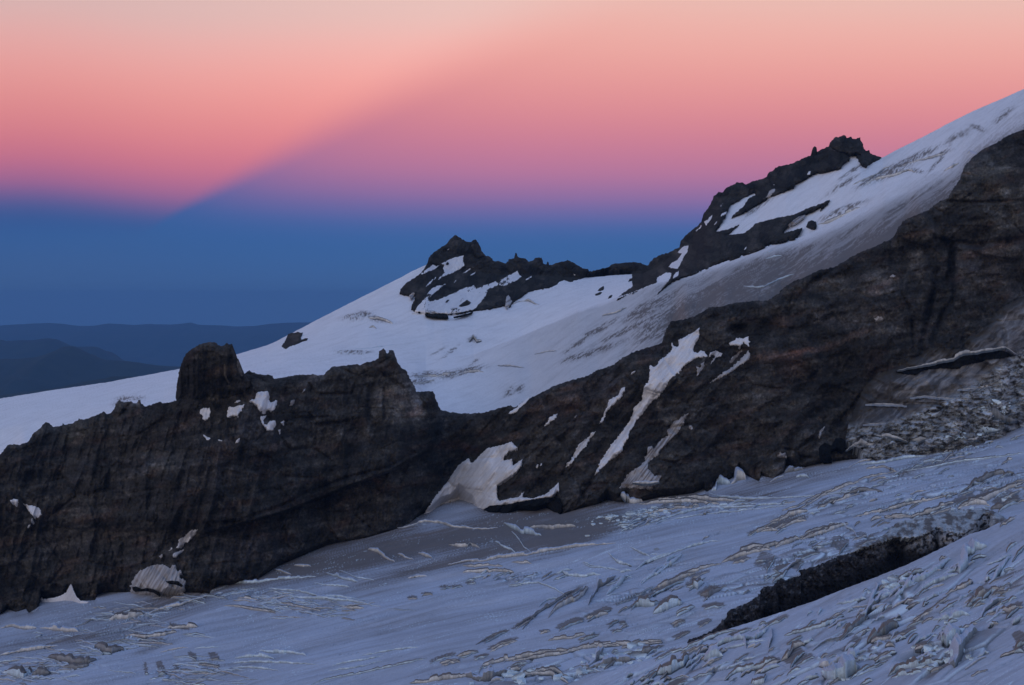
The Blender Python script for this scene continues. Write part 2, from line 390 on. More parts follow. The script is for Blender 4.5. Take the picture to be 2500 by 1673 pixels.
tones = [  # cu, cv, ru, rv, angle, colour multiplier
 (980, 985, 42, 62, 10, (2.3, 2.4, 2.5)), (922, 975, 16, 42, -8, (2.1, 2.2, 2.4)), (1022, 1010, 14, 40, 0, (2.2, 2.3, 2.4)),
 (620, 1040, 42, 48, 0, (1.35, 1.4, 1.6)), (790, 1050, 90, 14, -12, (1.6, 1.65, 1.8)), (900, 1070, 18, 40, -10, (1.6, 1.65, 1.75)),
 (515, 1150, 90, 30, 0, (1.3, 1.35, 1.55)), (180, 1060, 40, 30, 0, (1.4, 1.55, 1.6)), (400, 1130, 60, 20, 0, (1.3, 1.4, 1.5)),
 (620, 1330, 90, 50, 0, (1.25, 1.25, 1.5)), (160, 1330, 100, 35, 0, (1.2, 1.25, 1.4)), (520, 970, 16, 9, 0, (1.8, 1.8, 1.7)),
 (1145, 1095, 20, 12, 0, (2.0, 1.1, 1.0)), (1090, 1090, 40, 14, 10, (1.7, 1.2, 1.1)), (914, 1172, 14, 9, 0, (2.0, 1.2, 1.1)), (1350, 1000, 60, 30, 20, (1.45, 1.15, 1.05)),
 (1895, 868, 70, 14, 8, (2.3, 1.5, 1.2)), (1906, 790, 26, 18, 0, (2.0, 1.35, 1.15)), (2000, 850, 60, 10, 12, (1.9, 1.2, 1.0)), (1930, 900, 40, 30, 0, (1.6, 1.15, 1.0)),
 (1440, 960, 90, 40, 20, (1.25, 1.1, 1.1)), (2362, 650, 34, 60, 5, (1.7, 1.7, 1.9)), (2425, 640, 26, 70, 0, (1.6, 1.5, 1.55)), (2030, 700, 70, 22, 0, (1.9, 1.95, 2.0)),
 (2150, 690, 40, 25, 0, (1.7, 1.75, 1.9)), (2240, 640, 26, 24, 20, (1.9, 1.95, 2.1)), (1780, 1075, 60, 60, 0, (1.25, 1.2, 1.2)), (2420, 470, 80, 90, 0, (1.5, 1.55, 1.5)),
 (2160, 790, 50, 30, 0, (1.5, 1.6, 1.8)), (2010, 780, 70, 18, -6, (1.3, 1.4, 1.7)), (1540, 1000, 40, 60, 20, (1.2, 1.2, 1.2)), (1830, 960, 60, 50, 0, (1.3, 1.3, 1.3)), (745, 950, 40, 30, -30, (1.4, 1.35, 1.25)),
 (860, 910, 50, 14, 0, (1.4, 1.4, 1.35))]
def ell(u, v, cu, cv, ru, rv, ang):
    t = math.radians(ang); du = u - cu; dv = -(v - cv)
    return ((du * math.cos(t) + dv * math.sin(t)) / ru) ** 2 + ((-du * math.sin(t) + dv * math.cos(t)) / rv) ** 2
def col_cliff(u, v, W):
    a = (u - CU) * 0.32; b = v * 0.32
    c = np.tile(ROCK * np.array([1, 1.02, 1.08]), (len(u), 1)) * 0.70
    wu = u + 14 * fbm(a / 12, b / 12, 3, 61); wv = v + 14 * fbm(a / 12, b / 12, 3, 62)
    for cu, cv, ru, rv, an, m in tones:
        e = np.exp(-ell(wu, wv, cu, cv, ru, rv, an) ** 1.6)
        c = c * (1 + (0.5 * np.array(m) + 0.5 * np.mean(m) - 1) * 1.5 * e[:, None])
    band = sst(fbm(a / 60, (b + 0.2 * a) / 7, 4, 71), -0.2, 0.25)
    c = c * (0.78 + 0.62 * band)[:, None]
    red = sst(fbm(a / 30, (b + 0.3 * a) / 12, 4, 81), 0.1, 0.4)[:, None]
    c = c * (1 + red * np.array([0.20, 0.0, -0.08]))
    grey = sst(fbm(a / 22, b / 22, 5, 91), 0.05, 0.35)[:, None]
    c = c * (1 + grey * np.array([0.25, 0.3, 0.42]))
    fl = ridged(a / 2.2, b / 22, 3, 95); c = c * (0.93 + 0.16 * fl)[:, None]
    sp = fbm(a / 2.0, b / 2.0, 4, 97, .7); c = c * (1 + 0.9 * sp)[:, None]
    pk = sst(fbm(a / 9, b / 9, 5, 98, .65), 0.12, 0.3); c = c * (1 + 0.6 * pk)[:, None]
    q1, q2, qi, qy = worley((a + .3 * b + 6 * fbm(a / 9, b / 9, 3, 24)) / 30, (b - .2 * a) / 24, 23); c = c * (0.72 + 0.6 * qi)[:, None]
    g1, g2, gi, gy = worley((a + 3 * sp) / 7, (b - .4 * a) / 5, 25); c = c * (0.8 + 0.4 * gi)[:, None] * (0.82 + .18 * sst(g2 - g1, 0, .14))[:, None]  # dark cell borders paint the shade of cracks into the rock colour
    return c
poly = cat(rough(cliff_top, 0.9, 3.0, False, 3), np.stack([gl_top[::-1, 0], gl_top[::-1, 1] + 26], 1))
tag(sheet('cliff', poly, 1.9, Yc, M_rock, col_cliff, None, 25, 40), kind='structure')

# ------------------------------------------------------------------ upper snowfield
ksil = f_cliff_top(ug)
k0v = np.array([ksil[max(0, i - 9):i + 10].max() for i in range(len(ug))]); k0v = blur(k0v, 5) + 22
ncr = K('s', '-330,1080 0,1045 400,965 574,905 700,893 900,885 1040,885 1080,873 1155,861 1200,846 1275,819 1350,789 1410,763 1470,744 1530,720 1600,692 1700,665 1760,642 1820,621 1850,609 1895,591 1949,579 1994,561 2060,532 2114,507 2160,480 2220,455 2300,415 2400,350 2500,285 2700,190 2850,120')
pk_sil_r = K(4, '-20,1132 0,1135 50,1140 75,1155 105,1170 120,1135 150,1105 200,1080 280,1055 370,1010 375,960 430,900 500,850 545,800 560,740 600,690 625,640 650,590 680,562 715,570 745,530 800,505 840,485 880,487 900,503 950,480 1030,460 1075,440 1090,405 1130,385 1170,352 1200,350 1280,332 1380,285 1450,258 1450,205 1465,192 1480,205 1482,240 1520,215 1590,190 1590,160 1640,115 1660,120 1700,100 1720,110 1725,125 1760,112 1770,130 1800,135 1835,118 1838,145 1855,170 1862,215 1890,230 1910,222 1915,250 1960,265 2010,285')
rcr = cat(K('s', '-330,1025 -150,1000'), K(1, '0,745 400,680 875,612 1100,570 1465,503'), K('s', '510,884'),
    K(2, '245,290 510,210 600,170 690,120 800,65 920,0'), K(3, '120,530 260,460 340,415 470,355'),
    K('s', '1060,655 1130,664 1200,668 1300,672 1438,678 1500,672 1570,668'), K('s', '1600,654 1650,618 1690,580 1725,525 1760,485 1850,468 1920,420 2000,395 2050,365 2100,365 2140,384'),
    K(5, '800,580 900,525 1000,475 1150,400 1300,320 1500,220 1700,135 1882,55'), K('s', '2620,165 2750,110 2850,70'))
def cv(t): return lambda u: np.interp(u, t[:, 0], t[:, 1])
f_n, f_r = cv(ncr), cv(rcr)
f_k0 = lambda u: np.interp(u, ug, k0v)
def Yup(u, v):
    u = np.asarray(u, float); v = np.asarray(v, float)
    kv, nv, rv = f_k0(u), f_n(u), f_r(u)
    nv = np.minimum(nv, kv - 6); rv = np.minimum(rv, nv - 3)
    kY = 1700.0 + 0 * u
    nY = np.interp(u, [-300, 400, 900, 1300, 1700, 2100, 2500], [1800, 1820, 1900, 2000, 2020, 2020, 2050])
    gap = 34 * sst(u, 1080, 1290) * (1 - sst(u, 2040, 2200)) + 0.5
    rY = np.interp(u, [-300, 400, 900, 1100, 1500, 1800, 2100, 2500], [1950, 2050, 2300, 2400, 2400, 2350, 2300, 2300])
    t = np.clip((kv - v) / (kv - nv), -1, 1); i1 = 1 / kY + (1 / nY - 1 / kY) * t
    t2 = np.clip((nv - v) / (nv - rv), 0, 1); n2 = nY + gap; i2 = 1 / n2 + (1 / rY - 1 / n2) * t2
    Yd = np.where(v >= nv, 1 / i1, 1 / i2)
    return Yd + np.clip(rv - v, 0, None) * 0.9
def ell4(u, v, cu, cv_, ru, rv, ang):
    t = math.radians(ang); du = u - cu; dv = -(v - cv_); a = (du * math.cos(t) + dv * math.sin(t)) / ru; b = (-du * math.sin(t) + dv * math.cos(t)) / rv
    return np.abs(a + .3 * b) ** 3 + np.abs(b) ** 3
up_dirt = [  # cu cv ru rv angle strength
 (2010, 690, 190, 26, 27, .55), (1880, 735, 140, 20, 24, .6), (1860, 670, 90, 26, 25, .55), (1700, 745, 90, 22, 28, .55), (1620, 790, 80, 22, 28, .45), (1600, 745, 60, 16, 30, .4),
 (2150, 600, 140, 18, 25, .55), (2230, 545, 120, 14, 25, .6), (2050, 640, 150, 20, 25, .5), (1420, 830, 46, 5, 38, .75), (1450, 860, 60, 7, 20, .6), (1470, 800, 40, 6, 30, .6), (1400, 872, 30, 5, 25, .5),
 (1520, 810, 60, 5, 24, .7), (1560, 765, 36, 10, 32, .6), (1245, 957, 16, 7, 35, .55), (1270, 950, 12, 7, 40, .5), (1100, 855, 26, 3, 38, .5), (1070, 855, 18, 3, 30, .4), (1160, 880, 20, 3, 35, .35),
 (1040, 915, 60, 7, 5, .55), (1130, 908, 50, 8, 14, .75), (1030, 932, 30, 6, 2, .6), (865, 775, 30, 7, 8, .6), (910, 775, 30, 5, -20, .6), (850, 862, 26, 4, 0, .55), (880, 862, 26, 4, 3, .5), (1156, 829, 14, 8, 0, .4),
 (320, 972, 30, 5, 3, .5), (290, 982, 18, 8, 30, .35), (1115, 755, 24, 8, 25, .4), (2100, 400, 60, 5, 38, .6), (2140, 430, 60, 6, 32, .6), (2190, 405, 70, 4, 28, .75), (2240, 385, 60, 5, 26, .75), (2300, 375, 20, 4, 20, .7),
 (2310, 370, 10, 26, 0, .0), (2290, 395, 40, 5, 52, .55), (2385, 315, 18, 5, -18, .7), (2450, 283, 26, 6, 40, .65), (2340, 335, 34, 8, 28, .4), (2060, 450, 50, 5, 35, .5), (2180, 420, 55, 9, 27, .5), (2240, 418, 16, 5, -20, .6),
 (1700, 600, 50, 8, 35, .0), (1850, 505, 40, 5, 35, .5), (1960, 430, 26, 8, 38, .4), (2080, 505, 40, 6, 18, .4), (2040, 525, 40, 6, 22, .5), (1760, 700, 60, 12, 30, .5), (1800, 690, 30, 10, 30, .4), (2340, 480, 60, 14, 32, .6)]
def flow(W, th=25):
    c, s = math.cos(math.radians(th)), math.sin(math.radians(th)); x, y = W[:, 0], W[:, 1]
    return x * c + y * s, -x * s + y * c
def col_up(u, v, W):
    s, n = flow(W, 55)
    zz = W[:, 2]
    st = fbm(s / 60, n / 7, 4, 101); st2 = fbm(s / 20, n / 2.5, 3, 103)
    d = 0.10 * sst(st, 0.0, 0.45) + 0.08 * sst(st2, 0.1, 0.5)
    fs = fbm(s / 14, n / 3.2, 5, 107, .62)
    wu = u + 6 * fbm(s / 12, n / 5, 3, 105); wv = v + 5 * fbm(s / 12, n / 4, 3, 106)
    for cu, cv_, ru, rv, an, k in up_dirt:
        if k <= 0: continue
        e = np.exp(-ell(wu, wv, cu, cv_, ru, rv, an) ** 1.3); d = d + 1.35 * k * e * (0.25 + 1.35 * sst(fs + 0.5 * st2, -0.12, 0.12))
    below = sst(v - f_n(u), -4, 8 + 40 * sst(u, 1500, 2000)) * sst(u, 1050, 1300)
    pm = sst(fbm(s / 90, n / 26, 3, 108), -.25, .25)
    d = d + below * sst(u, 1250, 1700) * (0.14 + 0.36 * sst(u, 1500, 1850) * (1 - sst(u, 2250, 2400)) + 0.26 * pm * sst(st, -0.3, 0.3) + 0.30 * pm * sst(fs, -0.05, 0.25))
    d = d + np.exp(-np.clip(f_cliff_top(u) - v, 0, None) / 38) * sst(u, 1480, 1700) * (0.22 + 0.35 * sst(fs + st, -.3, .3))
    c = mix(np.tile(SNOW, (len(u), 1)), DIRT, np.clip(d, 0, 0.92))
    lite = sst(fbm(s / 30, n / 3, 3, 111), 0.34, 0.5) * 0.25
    c = c * (1.06 - sst(v - f_n(u), -3, 6 + 40 * sst(u, 1500, 2000)) * (.27 * sst(u, 1050, 1350)))[:, None]  # near slope darkened, back slope lifted: their difference in light put into colour
    return c * (1 + lite[:, None] * 0.2)
def dz_up(u, v, W):
    s, n = flow(W, 55)
    h = 3.0 * fbm(W[:, 0] / 110, W[:, 1] / 110, 2, 121) + 0.5 * fbm(s / 40, n / 9, 3, 123) + 0.12 * fbm(s / 6, n / 2.2, 2, 124)
    br = 0
    for cu, cv_, ru, rv, an in ((1900, 710, 110, 22, 25), (1650, 770, 80, 18, 28), (2160, 425, 90, 14, 28), (1130, 910, 60, 12, 10), (2040, 520, 60, 8, 20), (1020, 925, 50, 10, 3), (880, 775, 45, 8, 0), (860, 862, 50, 4, 0), (2340, 350, 60, 20, 30)):
        br = br + np.exp(-ell(u, v, cu, cv_, ru, rv, an))
    h = h + np.clip(br, 0, 1) * 2.2 * ridged(s / 14, n / 4, 3, 127, 0.6)
    return h * sst(v - f_r(u), 0, 25)
topc = rough(rcr, 0.25, 5, False, 5)
bot = np.stack([ug[::-1], k0v[::-1]], 1)
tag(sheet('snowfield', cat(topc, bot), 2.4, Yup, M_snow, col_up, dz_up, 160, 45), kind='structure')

# ------------------------------------------------------------------ rocks standing out of the snowfield
SURF = {}
def rock_lump(name, poly, label=None, cat_=None, group=None, off=2.0, depth=14.0, amp=4.0, step=1.7, seed=1, jit=0.9, base=Yup, thick=35, tone=0.46, wid=26.0, mat=None, colf=None, strat=(0.55, 0.83), parent=None):
    poly = rough(poly, jit, 3.0, True, seed)
    def Yf(u, v, det=1.0):
        a = (u - CU) * 0.47; b = v * 0.47
        pts = np.stack([u, v], 1); d, _ = seg_dist(pts, poly, True)
        e = np.clip(d / wid, 0, 1)
        dd = depth * np.sqrt(e * (2 - e)) + off
        c, s = strat
        nn = ridged((a * s + b * c) / 9, (a * c - b * s) / 34, 4, seed * 3 + 200, 0.6)
        n2 = ridged(a / 5, b / 6, 3, seed * 3 + 300, 0.6)
        q1, q2, qi, qy = worley((a + .4 * b) / 16, (b - .3 * a) / 11, seed + 430)
        return base(u, v) - dd - det * amp * (nn * 0.7 + 0.45 * n2 + .8 * (qi - .5) * sst(q2 - q1, 0, .15)) * np.clip(d / 5, 0.15, 1) - amp * 0.7
    def cf(u, v, W):
        a = (u - CU) * 0.47; b = v * 0.47
        c = np.tile(ROCK, (len(u), 1)) * tone
        q1, q2, qi, qy = worley((a + .4 * b + 3 * fbm(a / 4, b / 4, 2, 8)) / 11, (b - .3 * a) / 7, seed + 420); c = c * (0.6 + 0.95 * qi)[:, None] * (0.65 + .35 * sst(q2 - q1, 0, .12))[:, None]
        t = fbm(a / 18, b / 18, 4, seed + 400); c = c * (1 + 0.9 * sst(t, 0, .4)[:, None] * np.array([1, 1, 1.1]))
        return c * (0.9 + 0.2 * ridged(a / 4, b / 12, 3, seed + 410))[:, None]
    SURF[seed] = Yf
    o = sheet(name, poly, step, Yf, mat or M_rock, colf or cf, None, thick, thick * 0.4, None, True, parent=parent)
    return tag(o, label, cat_, group)
pk1 = cat(K(3, '250,590 270,545 300,510 360,470 410,435 455,385 480,340 490,295 530,255 590,215 640,180 655,155 690,125 705,112 735,130 790,165 835,170 850,155 870,150 885,170 905,200 920,245 950,280 990,290 1020,325 1075,330 1110,345 1150,310 1192,300 1197,262 1207,265 1212,285 1235,300 1280,305 1300,330 1330,325 1355,300 1410,298 1420,345 1448,355 1454,330 1465,335 1470,362 1540,340 1620,315 1680,345 1740,385 1785,390 1795,410'),
          K(3, '1740,465 1640,500 1615,490 1590,475 1530,527 1450,550 1360,560 1310,572 1280,592 1200,640 1150,700 1100,690 1000,715 850,735 750,752 640,760 520,752 460,755 400,740 345,720 350,690 375,640 385,600 330,605 300,600'))
mid = rock_lump('rock_peak', pk1, 'jagged dark rock peak rising from the snowfield in the middle, striped with snow', 'rock peak', seed=11, depth=11, amp=7)
sad = K(3, '1740,463 1795,410 1850,400 1950,375 2000,350 2080,340 2170,335 2230,350 2275,375 2310,400 2345,430 2345,500 2200,560 2100,600 2020,645 2060,590 2140,540 2175,500 2175,440 2140,412 2060,400 1990,405 1950,410 1975,388 1900,392 1820,430')
rock_lump('rock_ridge', sad, 'low rounded dark rock rim curving around the top of a snow bowl', 'rock ridge', seed=12, depth=9, amp=3)
low = K(4, '1880,355 1850,335 1800,258 1740,265 1750,303 1700,330 1680,365 1620,380 1530,400 1460,410 1400,450 1310,490 1300,520 1200,560 1100,600 1030,645 870,735 780,768 900,665 920,620 985,585 975,567 900,600 780,665 730,770 650,890 750,870 850,830 750,915 900,900 910,880 960,850 980,820 1080,795 1170,770 1270,755 1340,730 1420,690 1520,655 1590,628 1560,670 1500,720 1540,670 1440,725 1380,745 1330,790 1250,840 1195,905 1300,870 1365,855 1350,890 1310,940 1180,970 1100,990 1020,1030 960,1055 880,1078 800,1112 745,1118 660,1152 600,1178 500,1222 400,1255 300,1295 180,1395 240,1330 290,1270 300,1222 245,1218 100,1303 -20,1395')
big = rock_lump('rock_peak', cat(pk_sil_r, low), 'long dark rock peak with a ragged turret on top, standing against the pink sky', 'rock peak', seed=13, depth=10, amp=6, wid=22)
rock_lump('summit_knob', K(3, '832,172 850,155 870,149 886,170 905,202 922,248 945,285 900,300 860,270 838,220'), seed=61, depth=5, amp=3, step=1.2, wid=9, off=3, base=lambda u, v: SURF[11](u, v, .5), thick=14, parent=mid)
rock_lump('rock_needle', K(3, '1180,318 1186,300 1193,262 1199,257 1207,268 1212,288 1236,300 1240,325 1205,335'), seed=62, depth=3, amp=1.5, step=1.1, jit=.5, wid=7, off=3, base=lambda u, v: SURF[11](u, v, .5), thick=10, parent=mid)
rock_lump('summit_turret', K(4, '1588,192 1590,160 1640,114 1660,120 1700,99 1720,110 1725,126 1760,111 1770,131 1800,136 1835,117 1838,146 1856,170 1862,218 1840,260 1790,250 1740,258 1690,240 1640,225'), seed=63, depth=7, amp=4, step=1.2, wid=12, off=3, base=lambda u, v: SURF[13](u, v, .5), thick=18, parent=big)
rock_lump('rock_pinnacle', K(4, '1445,262 1449,205 1465,190 1481,205 1484,245 1470,262'), seed=64, depth=3, amp=1, step=1.1, jit=.4, wid=6, off=3, base=lambda u, v: SURF[13](u, v, .5), thick=8, parent=big)
rock_lump('rock_outcrop', K(2, '628,240 625,215 650,190 665,150 680,118 712,108 798,106 793,125 782,140 785,165 838,152 832,168 790,180 740,208 690,228 650,240'), 'small isolated dark rock block perched on the edge of the left snow slope', 'rock', seed=14, depth=9, amp=2, step=1.3, wid=12)
for i, (s, lb) in enumerate((('1825,620 1850,580 1885,545 1912,527 1917,545 1905,575 1885,610 1840,628', 'larger leaf-shaped rock island in the snow bowl below the rock rim'),
        ('1950,632 1960,600 1985,585 1988,600 1975,622', 'smaller oval rock island right of the larger one in the snow bowl'),
        ('1562,682 1568,655 1587,638 1583,660', 'tiny sliver of rock in the snow left of the two rock islands'),
        ('2115,492 2125,470 2150,462 2165,455 2150,475', 'small rock fleck just under the snow bowl rim'))):
    rock_lump('rock_island', K(3, s), lb, 'rock', seed=20 + i, depth=3, amp=1.5, step=1.2, jit=0.5, wid=8, thick=10)
rock_lump('rock_outcrop', K(4, '1400,835 1410,805 1440,793 1475,805 1482,840 1470,865 1440,862 1395,842'), 'round black rock knob beside the broken ice below the right peak', 'rock', seed=27, depth=7, amp=2, step=1.2, wid=9, thick=15)
# black patches painting the crevasse's shade under the peak's hanging snow
for i, s in enumerate(('458,755 520,757 570,752 640,757 650,790 600,785 560,785 500,775 462,770', '690,778 760,762 830,745 852,735 838,752 770,770 700,784')):
    rock_lump('bergschrund', K(3, s), ('black gap where the hanging snow splits off under the middle peak, left piece', 'thin black gap continuing right under the snow of the middle peak')[i], 'crevasse', seed=31 + i, depth=2, amp=0.5, step=1.2, jit=0.4, wid=6, thick=3, tone=0.15, off=1.5, base=lambda u, v: SURF[11](u, v, .75))

# ------------------------------------------------------------------ snow patches
def patch(poly, label, base, off=1.2, amp=0.5, step=1.5, seed=1, jit=0.7, name='snow_patch', c0=SNOW, dirt=0.15, group=None, cat_='snow patch', thick=5, mat=None, wid=6, dome=1.5, sdir=35):
    poly = rough(poly, jit, 2.6, True, seed)
    def Yf(u, v):
        d, _ = seg_dist(np.stack([u, v], 1), poly, True); e = np.clip(d / wid, 0, 1)
        return base(u, v) - off - dome * np.sqrt(e * (2 - e)) - amp * fbm((u + v) / 30, v / 30, 3, seed + 500)
    t = math.radians(sdir)
    def cf(u, v, W):
        a = u * math.cos(t) - v * math.sin(t); b = u * math.sin(t) + v * math.cos(t)
        d = dirt * (0.4 + 1.2 * sst(fbm(a / 70, b / 5, 4, seed + 510), -0.25, 0.4))
        return mix(np.tile(c0 * (1 - .3 * (dirt > .35)), (len(u), 1)), DIRT, np.clip(d, 0, .9))
    o = sheet(name, poly, step, Yf, mat or M_snow, cf, None, thick, thick * .5, None, True)
    if o is not None: tag(o, label, cat_, group)
    return o
def Ypk(k, i): return lambda u, v: SURF[13 if k == 4 else 11](u, v, 0.75)
pp = [
 (3, '405,455 450,405 525,350 550,368 600,340 700,295 780,277 768,300 782,365 735,400 640,440 557,487 575,455 622,420 605,385 612,355 590,350 540,392 470,420', 'broad snow patch just below the summit of the middle rock peak', 27),
 (3, '462,537 500,490 552,450 545,475 500,512', 'narrow slanting snow streak under the summit patch of the middle peak', 26),
 (3, '762,427 825,383 832,390 785,420', 'thin snow streak right of the summit patch on the middle peak', 27),
 (3, '826,440 872,412 864,428 835,443', 'second thin snow streak right of the summit patch on the middle peak', 27),
 (3, '686,507 700,490 716,476 718,488 700,503', 'tiny snow dab in the dark rock of the middle peak', 27),
 (3, '375,735 385,715 400,690 440,640 480,590 520,545 580,520 642,505 600,540 540,580 490,645 560,640 640,610 720,572 780,540 860,522 880,548 960,515 1060,480 1140,440 1213,403 1227,440 1248,450 1215,480 1180,500 1100,532 1060,525 980,552 955,610 920,655 880,702 850,722 760,742 650,757 540,752 450,747', 'long hanging snow band crossing the foot of the middle rock peak', 29),
 (3, '1272,477 1330,438 1328,458 1290,482', 'small snow scrap right of the long band on the middle peak', 26),
 (3, '1650,413 1668,420 1692,443 1672,442', 'little snow fleck under the triangular rock top right of the middle peak', 24),
 (3, '638,238 652,218 668,217 655,235', 'tiny bright snow fleck near the very top of the middle peak', 26),
 (3, '1235,345 1254,335 1250,345', 'minute snow speck beside the thin rock needle', 22),
 (3, '1112,690 1120,620 1140,600 1160,640 1170,650 1150,690 1125,712', 'dirty snow cone in the rock notch of the middle peak', 26),
 (3, '330,605 385,548 395,565 370,600 345,628', 'grey snow corner at the left foot of the middle peak', 26),
 (4, '672,697 720,640 722,655 712,682 690,695', 'small pointed snow patch high on the left shoulder of the right peak', 24),
 (4, '482,888 520,852 552,818 547,855 505,885', 'thin snow streak at the left edge of the right peak', 23),
 (4, '558,806 590,790 632,748 618,790 600,815 580,840', 'ragged snow streak on the left shoulder of the right peak', 24),
 (4, '697,762 712,737 750,722 742,745', 'small snow dab left of the big snow tongue of the right peak', 24),
 (4, '268,1177 300,1140 350,1112 380,1065 345,1055 400,1003 442,990 428,1050 390,1112 362,1172 345,1195 320,1185', 'slanting snow couloir low on the left flank of the right peak', 24),
 (4, '308,1270 320,1232 357,1203 352,1245', 'short snow strip under the couloir of the right peak', 23),
 (4, '1403,425 1413,398 1432,393 1424,425', 'bright snow dab on the dark rock below the lone pinnacle', 21),
 (4, '1603,232 1630,212 1672,197 1642,222', 'thin snow streak just under the ragged turret', 20),
 (4, '643,835 660,808 672,800 662,822', 'tiny snow fleck left of the big tongue on the right peak', 24),
 (4, '1035,625 1080,590 1098,550 1118,540 1142,538 1135,568 1092,602', 'dirty snow finger reaching up into the right peak', 23),
 (4, '886,1040 900,1015 912,1008 905,1028', 'tiny snow fleck on the rock wall under the right peak', 22),
 (4, '1240,835 1330,765 1390,745 1380,765 1330,800 1260,838', 'small dirty snow ledge above the lower rock band of the right peak', 23),
 (4, '1120,503 1142,498 1144,504 1124,508', 'minute snow line on the dark crest of the right peak', 23)]
for i, (k, s, lb, off) in enumerate(pp):
    dirty = 'dirty' in lb or 'grey' in lb
    patch(K(k, s), lb, Ypk(k, i), 0.3, 0.8, 1.4, 40 + i, 0.6, dirt=0.55 if dirty else 0.06, sdir=30)
rock_lump('rock_island', K(3, '735,692 760,670 800,640 832,662 825,675 790,686 755,696'), 'dark rock poking through the long snow band of the middle peak', 'rock', seed=71, depth=3, amp=1, step=1.2, jit=0.5, wid=8, thick=10, off=4, base=lambda u, v: SURF[11](u, v, .75))
rock_lump('rock_island', K(3, '625,660 640,643 658,640 640,660'), 'small rock fleck in the long snow band of the middle peak', 'rock', seed=72, depth=2, amp=1, step=1.2, jit=0.4, wid=6, thick=8, off=4, base=lambda u, v: SURF[11](u, v, .75))
rock_lump('rock_island', K(3, '630,345 645,330 655,345 640,357'), 'tiny dark stone in the summit snow patch of the middle peak', 'rock', seed=73, depth=2, amp=1, step=1.2, jit=0.4, wid=6, thick=8, off=4, base=lambda u, v: SURF[11](u, v, .75))

